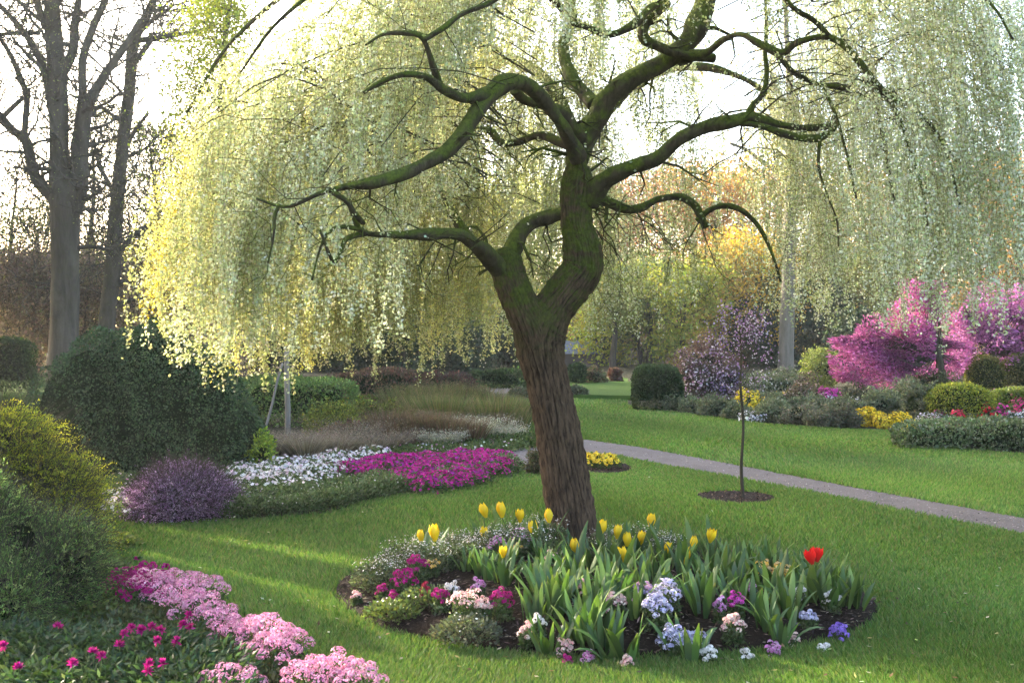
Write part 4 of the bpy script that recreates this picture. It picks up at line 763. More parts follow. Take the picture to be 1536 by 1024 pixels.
# right hand bed
S('rounded_boxwood', 'large rounded clipped boxwood standing on the lawn edge', 'shrub', 985, 616, 75, 66, [[0.030, 0.052, 0.018], [0.045, 0.07, 0.022]], 16000, 0.032, p=3.6, dy=0.9, seed=24, depth=0.03, nz=0.02, clump=0.12)
MOS = [[0.11, 0.13, 0.075], [0.15, 0.165, 0.10]]; GBR = [[0.13, 0.115, 0.085], [0.10, 0.11, 0.07]]
for k, (px, by, wp, hp, cc) in enumerate([(1012, 617, 34, 20, MOS), (1040, 620, 40, 22, MOS), (1072, 625, 44, 26, MOS), (1105, 630, 36, 26, MOS), (1162, 634, 50, 30, MOS), (1200, 637, 50, 26, GBR), (1238, 641, 56, 26, GBR), (1268, 642, 36, 26, GBR), (1150, 622, 60, 30, MOS), (1215, 622, 60, 26, MOS), (1262, 624, 60, 26, MOS)]):
    S('edging_mound', ['grey green', 'brown green'][cc is GBR]+' low mound edging the right bed'+[' beside the lawn', ' in the second row'][k > 7], 'shrub', px, by, wp, hp, cc, 4500, 0.035, p=2.4, dy=.7, seed=400+k, group='low mounds edging the right bed', depth=0.1, nz=.08, rnd=1.2)
PW = [[0.55, 0.42, 0.48], [0.4, 0.22, 0.35], [0.6, 0.55, 0.58]]
for k, (nm, lab, px, by, wp, hp, cc, fl) in enumerate([
 ('azalea', 'dusky pink azalea right of the rounded boxwood', 1052, 600, 62, 60, [[0.09, 0.05, 0.05], [0.06, 0.06, 0.04]], (PW, 900, 0.05)),
 ('azalea', 'lilac azalea behind the sapling stem', 1098, 600, 66, 50, [[0.10, 0.06, 0.08], [0.07, 0.07, 0.05]], ([[0.32, 0.2, 0.4], [0.5, 0.4, 0.55]], 1100, 0.05)),
 ('azalea', 'rosy brown bush between boxwood and sapling', 1060, 592, 90, 88, [[0.14, 0.07, 0.07], [0.11, 0.08, 0.06]], (PW, 300, 0.05)),
 ('pieris_bush', 'wide grey green bush with small white flowers under the straight pale trunk', 1165, 603, 100, 46, MOS, ([[0.5, 0.46, 0.42]], 500, 0.04)),
 ('pieris_bush', 'grey green bush with pinkish tips left of the magenta azalea', 1200, 612, 70, 36, [[0.15, 0.10, 0.09], [0.09, 0.09, 0.05]], ([[0.55, 0.4, 0.36]], 300, 0.04)),
 ('garden_shrub', 'light green shrub left of the left pink tree', 1232, 585, 60, 62, [[0.15, 0.19, 0.05], [0.2, 0.23, 0.06]], None),
 ('garden_shrub', 'dark green shrub beneath the left pink tree', 1300, 612, 80, 30, [[0.06, 0.07, 0.04], [0.09, 0.08, 0.05]], None),
 ('garden_shrub', 'grey green shrub left of the pink tree trunk', 1350, 620, 90, 46, MOS, None), ('garden_shrub', 'grey shrub between the yellow flowers and the golden dome', 1378, 630, 60, 44, MOS, None),
 ('garden_shrub', 'grey green shrub behind the yellow flowers', 1318, 622, 60, 32, MOS, None), ('garden_shrub', 'olive shrub at the foot of the pink tree', 1400, 600, 70, 40, [[0.08, 0.09, 0.04]], None)]):
    S(nm, lab, 'shrub', px, by, wp, hp, cc, 8000, 0.042, p=2.0, dy=.6, seed=430+k, depth=0.35, fl=fl, rnd=1.3, nz=0.16, corek=.72)
S('golden_dome', 'golden green clipped dome before the pink tree', 'shrub', 1437, 633, 100, 56, [[0.24, 0.27, 0.025], [0.32, 0.32, 0.04], [0.16, 0.19, 0.025]], 9000, 0.032, p=2.3, dy=.8, seed=25, depth=0.03, nz=0.02)
S('golden_hedge', 'golden green hedge behind the dome at the right edge', 'hedge', 1535, 614, 100, 32, [[0.13, 0.16, 0.025], [0.10, 0.13, 0.02]], 8000, 0.04, p=3.5, dy=.4, seed=26)
S('topiary_ball', 'olive topiary ball, the whole one before the pink foliage', 'shrub', 1477, 598, 57, 62, [[0.09, 0.09, 0.02], [0.12, 0.12, 0.025]], 6000, 0.036, p=2.3, seed=27, depth=0.03, nz=0.02)
S('topiary_ball', 'olive topiary ball cut by the right edge', 'shrub', 1533, 594, 60, 62, [[0.10, 0.10, 0.03], [0.13, 0.13, 0.035]], 6000, 0.036, p=2.3, seed=28, depth=0.03, nz=0.02)
b = G(1466, 674); e = G(1640, 690); shrub('clipped_hedge', 'low broad leaved hedge edging the lawn at the right', 'hedge', [(b[0]-0.35, b[1]+0.35, 0.10, 0.62, 0.42, 0.25, 3), (b[0]+0.55, b[1]+0.2, 0.10, 0.75, 0.48, 0.27, 3), (b[0]+1.6, b[1]-0.1, 0.10, 0.8, 0.5, 0.27, 3)],
      [[0.07, 0.105, 0.045], [0.10, 0.14, 0.065], [0.18, 0.21, 0.14]], 22000, 0.036, 0.025, LEAF, depth=0.05, seed=29, nz=0.05)
# yellow flower cushions
YEL = [[0.70, 0.52, 0.02], [0.62, 0.44, 0.02], [0.75, 0.6, 0.05]]
S('yellow_cushion', 'yellow flowering cushion, the taller left one of the pair at the lawn edge', 'flowering plant', 1303, 640, 44, 26, [[0.2, 0.19, 0.03], [0.4, 0.32, 0.02]], 3500, 0.03, dy=.8, seed=30, fl=(YEL, 1500, 0.035)); S('yellow_cushion', 'yellow flowering cushion, the wider right one of the pair at the lawn edge', 'flowering plant', 1342, 644, 62, 20, [[0.2, 0.19, 0.03], [0.4, 0.32, 0.02]], 3500, 0.03, dy=.6, seed=31, fl=(YEL, 1700, 0.035))
S('forsythia', 'bright yellow flowering bush behind the sapling stem', 'flowering plant', 1121, 626, 38, 40, [[0.12, 0.14, 0.03]], 1200, 0.03, seed=32, fl=(YEL, 700, 0.05)); S('yellow_bush', 'tiny yellow flowering bush left of the magenta azalea', 'flowering plant', 1178, 606, 22, 18, [[0.12, 0.14, 0.03]], 700, 0.03, seed=33, fl=(YEL, 200, 0.05))
S('magenta_azalea', 'small magenta azalea cushion in the right bed', 'flowering plant', 1243, 602, 32, 18, [[0.1, 0.05, 0.06]], 1200, 0.03, seed=34, fl=([[0.5, 0.03, 0.30], [0.6, 0.06, 0.4]], 700, 0.045))
for k, (px, by, cc, lab) in enumerate([(1235, 612, [[0.6, 0.6, 0.68]], 'white flowers below the magenta azalea'), (1285, 618, [[0.6, 0.6, 0.62]], 'white flowers left of the yellow cushions'), (1392, 640, [[0.62, 0.6, 0.62]], 'white flowers left of the golden dome'), (1412, 634, [[0.62, 0.6, 0.62], [0.5, 0.05, 0.2]], 'white and crimson flowers below the golden dome'), (1130, 634, [[0.7, 0.68, 0.7]], 'white flowers under the yellow bush'), (1533, 634, [[0.62, 0.6, 0.6]], 'white flowers on the hedge at the right edge')]):
    S('white_flower_patch', lab, 'flowering plant', px, by, 36, 16, [[0.06, 0.08, 0.04]], 900, 0.03, seed=460+k, fl=(cc, 260, 0.04))
for k, (px, by, cc, w_, lab) in enumerate([(1482, 634, [[0.6, 0.02, 0.03]], 20, 'scarlet flowers above the right hedge'), (1502, 634, [[0.6, 0.05, 0.25]], 18, 'rose flowers right of the scarlet ones'), (1530, 622, [[0.45, 0.03, 0.15]], 24, 'crimson flowers before the golden hedge'), (1437, 638, [[0.55, 0.03, 0.08]], 12, 'single small red bloom before the golden dome')]):
    S('flower_cluster', lab, 'flowering plant', px, by, w_, 22, [[0.05, 0.08, 0.03]], 500, 0.03, seed=470+k, fl=(cc, 120, 0.055))
# pink blossom trees
def pink_tree(label, px, D, lobes, trunk, cols, n, seed):
    rg = np.random.default_rng(seed); b = W(px, 500, D); th = thing('blossom_tree', label, 'tree', (b[0], D, 0)); P = [W(a, c_, D+d) for a, c_, w_, d in trunk]; P[0][2] = -0.05; P, r = smooth_path(P, [pxm(t[2], D)/2 for t in trunk], 6); g = Geo(); tube(g, P, r, 10, wob=0.08, seed=2); g.build('trunk', BARK_D, th, True)
    out = []; tips = []; g = Geo(); vol = np.array([l[2]*l[3] for l in lobes], float); vol /= vol.sum()
    for (cx, cy, rx, rz, dy), v in zip(lobes, vol):
        c = W(cx, cy, D+dy); A = P[int(len(P)*0.6)]; k = int(14+40*v)
        for q in range(k):
            d = unit(rg.normal(size=3)); e = c+d*np.array([pxm(rx, D), pxm(rx, D)*0.8, pxm(rz, D)])*(0.5+0.4*rg.random()); m_ = (A+e)/2+rg.normal(0, 0.1, 3)+[0, 0, -0.05]
            out += [(A, m_, 0.022, 0.013, 1), (m_, e, 0.013, 0.004, 2)]
        m = int(n*v); d = unit(rg.normal(size=(m, 3))); rr = rg.random(m)**0.45; R3 = np.array([pxm(rx, D)*1.2, pxm(rx, D)*0.9, pxm(rz, D)]); Pt = c+d*rr[:, None]*R3; Pt = Pt+d*(0.30*snoise(Pt, 4, seed))[:, None]
        keep = (snoise(Pt*[1, 1, 2.6], 6, seed+5) > -0.55) & (Pt[:, 2] > 0.15); Pt, d = Pt[keep], d[keep]
        s = 0.05*np.exp(rg.normal(0, .25, len(Pt))); V, Q, C = leaf_quads(Pt, d*[1, 1, 0.3]+rg.normal(0, .35, d.shape), s*1.3, s*0.5, vary(cols, len(Pt), Pt, 0.2, 0.06, 0.25, 4, seed, rg), rg=rg); g.add(V, Q, None, C)
    tag(g.build('blossom', PETAL, th), kind='stuff'); g2 = Geo(); segs_from(g2, out, rmin=0.004); tag(g2.build('branches', BARK_D, th), kind='stuff')
PK = [[0.46, 0.11, 0.31], [0.36, 0.09, 0.24], [0.53, 0.18, 0.38], [0.24, 0.08, 0.14]]; PK2 = [[0.42, 0.14, 0.36], [0.34, 0.12, 0.29], [0.48, 0.20, 0.42], [0.22, 0.10, 0.17]]
pink_tree('pink blossoming tree left of its dark leaning trunk', 1414, 25, [(1300, 520, 42, 52, 0), (1345, 535, 50, 52, 0), (1370, 480, 38, 58, 0.1), (1285, 560, 34, 26, 0.1), (1395, 455, 20, 40, 0.1), (1415, 520, 36, 55, 0.4), (1262, 508, 16, 10, 0)], [(1422, 600, 14, 0), (1416, 575, 12, 0), (1410, 545, 10, 0), (1404, 515, 9, 0), (1396, 480, 6, 0.1)], PK, 48000, 61)
pink_tree('lilac pink blossoming tree at the right edge above the topiary', 1500, 27, [(1470, 520, 44, 48, 0), (1515, 470, 50, 44, 0.1), (1560, 480, 60, 56, 0.2), (1455, 470, 26, 40, 0.1), (1540, 520, 50, 30, 0.1)], [(1500, 600, 12, 0), (1496, 560, 10, 0), (1490, 520, 8, 0), (1500, 480, 6, 0)], PK2, 42000, 62)

# slender sapling with pale blossom
D = G(1114, 748)[1]; th = thing('blossom_sapling', 'slender young tree with sparse lilac white blossom in a round of bare soil', 'tree', (G(1114, 748)[0], D, 0))
P = [W(a, b, D) for a, b in [(1115, 750), (1112, 700), (1115, 640), (1111, 580), (1112, 530), (1109, 485)]]; P[0][2] = -0.02; P, r = smooth_path(P, [0.018, 0.015, 0.013, 0.011, 0.008, 0.004], 5); g = Geo(); tube(g, P, r, 8, wob=0.05); g.build('trunk', BARK_D, th, True)
rg = np.random.default_rng(77); out = []; tips = []
for q in range(17):
    i = int(len(P)*(0.60+0.38*q/17)); a = q*2.4; grow(P[min(i, len(P)-1)], [cos(a), sin(a)*0.8, 0.35+0.04*q], 0.004, 0.40-0.009*q, 1, out, tips, rg, 0.03, 0.25, (4, 4), 0.6, 0.8, 3)
g = Geo(); segs_from(g, out, rmin=0.0018); tag(g.build('branches', BARK_D, th), kind='stuff')
g = Geo(); tp_ = np.array(tips); i = rg.integers(0, len(tp_), 1000); Pf = tp_[i]+rg.normal(0, .03, (len(i), 3)); flor(g, Pf, rg.normal(size=(len(i), 3))+[0, -0.6, 0.2], 0.019, [[0.36, 0.24, 0.40], [0.28, 0.16, 0.30], [0.6, 0.55, 0.62]], rg)
tag(g.build('blossom', PETAL, th), kind='stuff')
HAZE = 0.0005
# ------------------------------------------------------------------ flower carpets left of the trunk
def flower_plant(name, label, cat, base, R_, H, leafc, flc, nf, fs, nl, seed, group=None, ls=0.03, k=5, dome=0.5, la=0.5, stems=True, up=0.9, pet='blossoms', topbias=0.1, lm=None):
    """a low plant: leafy cushion with florets over its top"""
    rg = np.random.default_rng(seed); th = thing(name, label, cat, base, group); b = np.array(base, float)
    a = rg.random(nl)*6.28; q = rg.random(nl)**0.5; z = H*(0.9*np.sqrt(1-0.85*q**2))*rg.random(nl)**0.6; P = b+np.stack([np.cos(a)*q*R_, np.sin(a)*q*R_, z], 1)
    D = np.stack([np.cos(a)*q, np.sin(a)*q, 0.5+0*a], 1)+rg.normal(0, .5, (nl, 3)); s = ls*np.exp(rg.normal(0, .25, nl)); V, Q, C = leaf_quads(P, D, s, s*la, vary(leafc, nl, P, .25, .08, rg=rg), rg=rg); g = Geo(); g.add(V, Q, None, C); g.build('foliage', lm or LEAF, th)
    if nf:
        a = rg.random(nf)*6.28; q = rg.random(nf)**0.5; P = b+np.stack([np.cos(a)*q*R_, np.sin(a)*q*R_, H*(dome*np.sqrt(np.maximum(1-q**2, 0))+(1-dome)*(1+0.12*rg.normal(size=nf)))], 1)
        Nn = np.stack([np.cos(a)*q*0.9, np.sin(a)*q*0.9, up+0*a], 1)+rg.normal(0, .3, (nf, 3)); g = Geo(); flor(g, P, Nn, fs, flc, rg, k); g.build(pet, PETAL, th)
    return th
def scatter_protos(protos, spots, rg, label, group, s0=0.85, s1=1.2, kf=None):
    used = set()
    for i, p in enumerate(spots):
        k = int(rg.integers(0, len(protos))); r = protos[k]
        lb = label if isinstance(label, str) else label(i)
        if k not in used: r.location = tuple(p); r.rotation_euler = (0, 0, rg.random()*6.28); used.add(k); s = (s0+(s1-s0)*rg.random())*(kf(p) if kf else 1); r.scale = (s, s, s); r['label'] = lb; r['group'] = group
        else: dup(r, p, rg.random()*6.28, (s0+(s1-s0)*rg.random())*(kf(p) if kf else 1), lb, group)
    for k, r in enumerate(protos):
        if k not in used: [bpy.data.objects.remove(c) for c in list(r.children)]; bpy.data.objects.remove(r)
def proto(*a, **k):                           # build at a tiny offset so the base is the origin
    return flower_plant(*a, **k)
def fill(poly, d, rg, jit=0.35):
    poly = np.array([G(a, b)[:2] for a, b in poly]); lo, hi = poly.min(0), poly.max(0); X, Y = np.meshgrid(np.arange(lo[0], hi[0], d), np.arange(lo[1], hi[1], d*0.9)); X = X+(np.arange(X.shape[0]) % 2)[:, None]*d/2
    x, y = X.ravel()+rg.normal(0, d*jit*0.5, X.size), Y.ravel()+rg.normal(0, d*jit*0.5, X.size); k = inpoly(x, y, poly); return np.stack([x[k], y[k], 0*x[k]], 1)
MG = [[0.46, 0.008, 0.21], [0.54, 0.02, 0.27], [0.36, 0.008, 0.17], [0.34, 0.02, 0.27], [0.24, 0.006, 0.11]]
rg = np.random.default_rng(51); o3 = (0, 0, 0)
pm = [proto('magenta_flowers', 'x', 'flowering plant', o3, 0.21, 0.16, [[0.05, 0.085, 0.03], [0.08, 0.12, 0.04]], MG, 150, 0.031, 420, 500+k, dome=.75) for k in range(4)]
sp = fill([(492, 712), (560, 700), (640, 698), (700, 695), (755, 692), (768, 702), (766, 712), (700, 733), (640, 744), (600, 740), (590, 724), (510, 720)], 0.25, rg)
scatter_protos(pm, sp, rg, 'bright magenta flowering plant in the carpet beside the gravel', 'magenta flower carpet')
print('magenta', len(sp))
pw_ = [proto('white_flowers', 'x', 'flowering plant', o3, 0.20, 0.17, [[0.06, 0.09, 0.035], [0.10, 0.13, 0.06]], [[0.75, 0.70, 0.70], [0.8, 0.78, 0.76], [0.6, 0.5, 0.54]], 40, 0.036, 520, 510+k) for k in range(4)]
sp = np.concatenate([fill([(352, 752), (345, 716), (430, 708), (470, 700), (560, 692), (575, 700), (495, 716), (500, 730), (450, 748)], 0.27, rg), fill([(175, 782), (165, 765), (215, 758), (225, 780)], 0.22, rg)])
scatter_protos(pw_, sp, rg, 'white flowering plant in the carpet right of the purple dome', 'white flower carpet'); print('white', len(sp))
# leafy edging in front of both carpets, and green patches behind
pe = [proto('edging_plant', 'x', 'plant', o3, 0.22, 0.20, [[0.055, 0.085, 0.03], [0.08, 0.115, 0.045], [0.12, 0.15, 0.08]], [[0.5, 0.5, 0.42]], 6, 0.02, 1100, 520+k, ls=0.034) for k in range(3)]
edge = [(352, 778), (378, 778), (404, 776), (430, 775), (456, 772), (482, 768), (508, 762), (534, 756), (560, 751), (586, 746), (612, 742), (360, 764), (390, 763), (420, 761), (450, 758), (480, 754), (510, 748), (540, 742), (570, 738), (640, 741), (668, 735), (698, 728), (728, 720), (755, 712)]
scatter_protos(pe, [G(a, b-6) for a, b in edge], rg, 'leafy green edging plant before the flower carpets', 'leafy edging along the lawn', 0.8, 1.05)
pg = [proto('ground_cover', 'x', 'plant', o3, 0.25, 0.13, [[0.05, 0.08, 0.025], [0.08, 0.11, 0.035]], [[0.6, 0.57, 0.55], [0.4, 0.2, 0.3]], 8, 0.03, 900, 530+k) for k in range(3)]
sp = fill([(590, 690), (560, 684), (640, 672), (800, 664), (800, 672), (730, 682), (690, 690)], 0.33, rg); scatter_protos(pg, sp, rg, 'low green plant between the magenta carpet and the grasses', 'low greenery behind the carpets')
sp = fill([(170, 745), (200, 715), (400, 700), (350, 716), (340, 735), (200, 760)], 0.35, rg); scatter_protos([dup(p, o3) for p in [x for x in bpy.data.objects if x.name.startswith('ground_cover') and x.parent is None][:3]], sp, rg, 'low green plant at the foot of the ivy mound', 'low greenery under the ivy mound')
# purple dome
b = G(277, 783); Dp = b[1]+0.45
def spray_dome(name, label, cat, c, R3, cols, n, nd, seed, tl=0.10, w_=0.006, droop=0.25, mat=None, core=(0.02, 0.012, 0.016), p=2.0, nl=0.018, zmin=-0.1, lumps=0.06, ls=3.0, cover=None, group=None, base=None):
    """bush made of many fine outward sprays of small leaves"""
    rg = np.random.default_rng(seed); lob = c if isinstance(c, list) else [tuple(c)+tuple(R3)]; g = Geo(); gc = Geo(); gt = Geo(); ar = np.array([l[3]*l[5] for l in lob]); ar = ar/ar.sum(); Ps = []; Ns = []
    for l, a in zip(lob, ar):
        P, Nn = ellipsoid_pts(int(n*a), l[:3], l[3:6], p, rg, zmin); k = np.ones(len(P), bool)
        for m in lob:
            if m is not l: k &= ~in_lobe(P, m[:3], np.array(m[3:6])*0.88, p)
        P, Nn = P[k], Nn[k]; P = P-Nn*(rg.random(len(P))**1.3*0.14*min(l[3], l[5]))[:, None]+Nn*(lumps*snoise(P, ls/max(l[3:6]), seed))[:, None]; Ps.append(P); Ns.append(Nn); lobe_mesh(gc, l[:3], l[3:6], p, 0.84, core, seed=seed, nz=lumps*0.5)
    P = np.concatenate(Ps); Nn = np.concatenate(Ns); k = P[:, 2] > 0.0; P, Nn = P[k], Nn[k]; m = len(P); D = unit(Nn+rg.normal(0, .40, (m, 3))+[0, 0, 0.35]); L_ = tl*np.exp(rg.normal(0, .3, m))
    segs(gt, P-D*L_[:, None]*0.5, P+D*L_[:, None], 0.0012+w_*0.1, 0.0008, core); base_c = vary(cols, m, P, 0.22, 0.05, 0.3, ls, seed, rg)
    t = np.tile(np.linspace(-0.3, 1.0, nd), m); i = np.repeat(np.arange(m), nd); Q_ = P[i]+D[i]*(L_[i]*t)[:, None]+np.array([0, 0, -1])*(droop*L_[i]*np.maximum(t, 0)**2)[:, None]
    DD = D[i]*0.8+rg.normal(0, .55, (len(i), 3)); s = nl*np.exp(rg.normal(0, .2, len(i)))*(1.15-0.5*np.maximum(t, 0)); C = base_c[i]*np.exp(rg.normal(0, .12, (len(i), 1)))*(0.9+0.3*t)[:, None]
    V, Q, CC = leaf_quads(Q_, DD, s, w_, np.clip(C, .003, .9), rg=rg); g.add(V, Q, None, CC); bb = base or (float(np.mean([l[0] for l in lob])), float(np.mean([l[1] for l in lob])), 0.0)
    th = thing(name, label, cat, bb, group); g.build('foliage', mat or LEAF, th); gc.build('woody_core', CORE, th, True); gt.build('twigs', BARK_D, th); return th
x_ = b[0]*Dp/b[1]
spray_dome('purple_dome', 'feathery purple dome shaped shrub before the ivy mound', 'shrub', (x_, Dp, 0.06), (0.40, 0.40, 0.28), [[0.25, 0.13, 0.26], [0.34, 0.21, 0.35], [0.17, 0.09, 0.17], [0.42, 0.30, 0.43]], 6500, 10, 71, 0.13, 0.007, 0.45, PETAL, (0.02, 0.008, 0.018), nl=0.019, lumps=.09, ls=4)
# front left conifers
Df = 6.6; c1 = W(40, 720, Df+1.0); GY = [[0.30, 0.34, 0.03], [0.42, 0.41, 0.035], [0.20, 0.25, 0.03]]; DGR = [[0.085, 0.155, 0.04], [0.12, 0.20, 0.055], [0.22, 0.28, 0.10]]
def lob(px, py, D, rp, rz=None, ry=None): c = W(px, py, D); r = pxm(rp, D); return (c[0], c[1], max(c[2], 0.1), r, ry or r, rz or r)
spray_dome('golden_conifer', 'golden green feathery conifer at the left edge behind the dark one', 'conifer', [lob(40, 775, 7.9, 92, 0.54), lob(-45, 755, 7.9, 110, 0.62), lob(92, 800, 7.8, 60, 0.42)], None, GY, 11000, 15, 72, 0.17, 0.006, 0.5, LEAFY, (0.03, 0.035, 0.01), nl=0.024, lumps=.14, ls=3, zmin=-0.6)
spray_dome('dark_conifer', 'dark green feathery juniper at the left edge, closest to the viewer', 'conifer', [lob(10, 868, 6.2, 82, 0.30), lob(-70, 850, 6.2, 110, 0.36), lob(75, 885, 6.15, 50, 0.22), lob(5, 905, 5.9, 75, 0.17)], None, DGR, 12000, 16, 73, 0.16, 0.0055, 0.35, LEAF, (0.012, 0.018, 0.008), nl=0.024, lumps=.14, ls=3, zmin=-0.6)

# ------------------------------------------------------------------ pink row and dark leaves in the front left bed
def cluster_plant(name, label, base, R_, H, heads, nf, fs, cols, leafc, nl, seed, group, hr=0.035, k=5, ls=0.03):
    """cushion of round flower heads, each a little dome of florets"""
    rg = np.random.default_rng(seed); th = thing(name, label, 'flowering plant', base, group); b = np.array(base, float); a = rg.random(nl)*6.28; q = rg.random(nl)**.5
    P = b+np.stack([np.cos(a)*q*R_, np.sin(a)*q*R_, H*0.8*rg.random(nl)*np.sqrt(1-.6*q*q)], 1); V, Q, C = leaf_quads(P, rg.normal(size=(nl, 3))+[0, 0, .6], ls, ls*.45, vary(leafc, nl, rg=rg), rg=rg); g = Geo(); g.add(V, Q, None, C); g.build('foliage', LEAF, th)
    g = Geo(); gg = np.arange(heads)+.5; q = np.sqrt(gg/heads); a = gg*2.39996+rg.random(); hp = b+np.stack([np.cos(a)*q*R_, np.sin(a)*q*R_, H*(0.55+0.45*np.sqrt(1-q*q))+rg.normal(0, .012, heads)], 1); hn = unit(np.stack([np.cos(a)*q, np.sin(a)*q, 0.8+0*a], 1)); hc = np.exp(rg.normal(0, .13, heads))
    gs = Geo(); segs(gs, hp-hn*hr-[0, 0, 0]+(b-hp)*0.6, hp, 0.002, 0.0015); gs.build('stems', STEM, th)
    i = np.repeat(np.arange(heads), nf); d = unit(rg.normal(size=(len(i), 3))+hn[i]*0.9); P = hp[i]+d*hr*np.array([1, 1, .8])*(0.85+.2*rg.random((len(i), 1))); cc = np.asarray(cols)[rg.integers(0, len(cols), len(i))]*hc[i][:, None]
    S_ = unit(np.cross(d, rg.normal(size=d.shape))); U = np.cross(d, S_); s = fs*np.exp(rg.normal(0, .15, len(i))); cc = np.clip(cc*np.exp(rg.normal(0, .15, (len(i), 1))), .01, .95)
    for z in range(k):
        an = 2*pi*z/k; V, Q, C = leaf_quads(P, S_*cos(an)+U*sin(an)+d*.4, s*.5, s*.40, cc*np.exp(rg.normal(0, .05, (len(i), 1))), d, rg); g.add(V, Q, None, C)
    g.build('flower_heads', PETAL, th); return th
STEM = surf_mat('green_stem', lambda nt: ramp(nt, noise(nt, 30, 2), [(0.3, (0.05, 0.09, 0.02)), (0.7, (0.09, 0.14, 0.03))]), 0.6)
PINK = [[0.66, 0.27, 0.42], [0.74, 0.38, 0.52], [0.60, 0.22, 0.38], [0.78, 0.48, 0.58]]; rg = np.random.default_rng(91)
pp = [cluster_plant('pink_flowers', 'x', o3, 0.12, 0.18, 13, 70, 0.0115, PINK, [[0.05, 0.09, 0.03], [0.08, 0.12, 0.04]], 260, 600+k, 'g', hr=.035) for k in range(3)]
row = [(228, 914, ''), (268, 912, ''), (304, 920, ''), (262, 936, ''), (292, 948, ''), (322, 962, ''), (345, 976, ''), (372, 986, ''), (400, 996, ''), (428, 1006, ''), (405, 1020, ''), (462, 1056, ''), (500, 1052, ''), (535, 1064, ''), (345, 1075, '')]
spots = [G(a, b) for a, b, c in row]; scatter_protos(pp, spots, rg, 'pink flowering plant in the band that runs along the front lawn', 'pink flower band', 0.85, 1.1)
DM = [[0.36, 0.008, 0.16], [0.45, 0.02, 0.22], [0.30, 0.01, 0.12]]
pd = [cluster_plant('magenta_flowers', 'x', o3, 0.12, 0.16, 8, 26, 0.022, DM, [[0.05, 0.09, 0.03]], 200, 620+k, 'g', 0.03, ls=0.04) for k in range(2)]
scatter_protos(pd, [G(a, b) for a, b in [(185, 888), (205, 895), (222, 888), (196, 912), (214, 920), (180, 905), (240, 902)]], rg, 'deep magenta flowering plant at the back end of the pink band', 'deep magenta flowers behind the pink band', 0.75, 1.0)
# broad leaves with magenta blooms in the lower left corner
def leafy_low(name, label, px, py, seed, nb, group='leafy plants in the lower left corner'):
    rg = np.random.default_rng(seed); b = G(px, py); th = thing(name, label, 'flowering plant', b, group); n = 900; a = rg.random(n)*6.28; q = rg.random(n)**.5*.22; P = b+np.stack([np.cos(a)*q, np.sin(a)*q, 0.02+.17*rg.random(n)], 1)
    V, Q, C = leaf_quads(P, np.stack([np.cos(a), np.sin(a), .5+0*a], 1)+rg.normal(0, .5, (n, 3)), .045, .014, vary([[0.025, 0.05, 0.018], [0.035, 0.065, 0.024], [0.055, 0.09, 0.035]], n, rg=rg), rg=rg); g = Geo(); g.add(V, Q, None, C); g.build('foliage', LEAF, th)
    if nb:
        g = Geo(); gs = Geo()
        for q in range(nb):
            c = b+np.array([rg.normal(0, .11), rg.normal(0, .09), .215+.02*rg.random()]); segs(gs, [c-[0, 0, .16]], [c], .002, .002); i = 40; d = unit(rg.normal(size=(i, 3))+[0, -.2, 1.0]); V, Q, C = leaf_quads(np.tile(c, (i, 1)), d, .028, .010, vary(DM, i, amt=.15, rg=rg), rg=rg); g.add(V, Q, None, C)
        g.build('blossoms', PETAL, th); gs.build('stems', STEM, th)
k = 0
for px, py, nb in [(0, 1010, 0), (55, 1020, 1), (110, 1030, 2), (165, 1010, 2), (215, 1020, 3), (260, 1030, 3), (30, 1060, 1), (90, 1075, 2), (150, 1060, 3), (205, 1065, 1), (260, 1075, 2), (300, 1090, 0), (-40, 1040, 0), (70, 1000, 0), (235, 1008, 2), (-30, 1000, 0), (310, 1045, 0)]:
    leafy_low('corner_plant', ['leafy dark green plant without blooms in the lower left corner', 'leafy dark green plant with magenta blooms in the lower left corner'][nb > 0], px, py, 640+k, nb, ['leafy plants without blooms in the lower left corner', 'magenta blooming leafy plants in the lower left corner'][nb > 0]); k += 1
rg = np.random.default_rng(5); sp = fill([(170, 880), (330, 930), (450, 1000), (400, 1060), (150, 985), (100, 940)], 0.26, rg); pf = [flower_plant('low_herb', 'x', 'plant', o3, .2, .09, [[0.07, 0.085, 0.035], [0.10, 0.11, 0.05]], [[.6, .5, .45]], 0, .02, 1500, 660+k_, ls=.022) for k_ in range(2)]
scatter_protos(pf, sp, rg, 'low grey green herb between the juniper and the pink band', 'low herbs of the front bed')
# fringe of weeds under the conifers
rg = np.random.default_rng(6); sp = fill([(-60, 800), (165, 815), (180, 860), (160, 900), (120, 960), (-60, 960)], 0.3, rg); scatter_protos([flower_plant('low_herb', 'x', 'plant', o3, .22, .12, [[0.08, 0.11, 0.03], [0.12, 0.15, 0.04]], [[.6, .5, .45]], 0, .02, 900, 670, ls=.03)], sp, rg, 'low green herb under the conifers at the left edge', 'low herbs under the conifers')

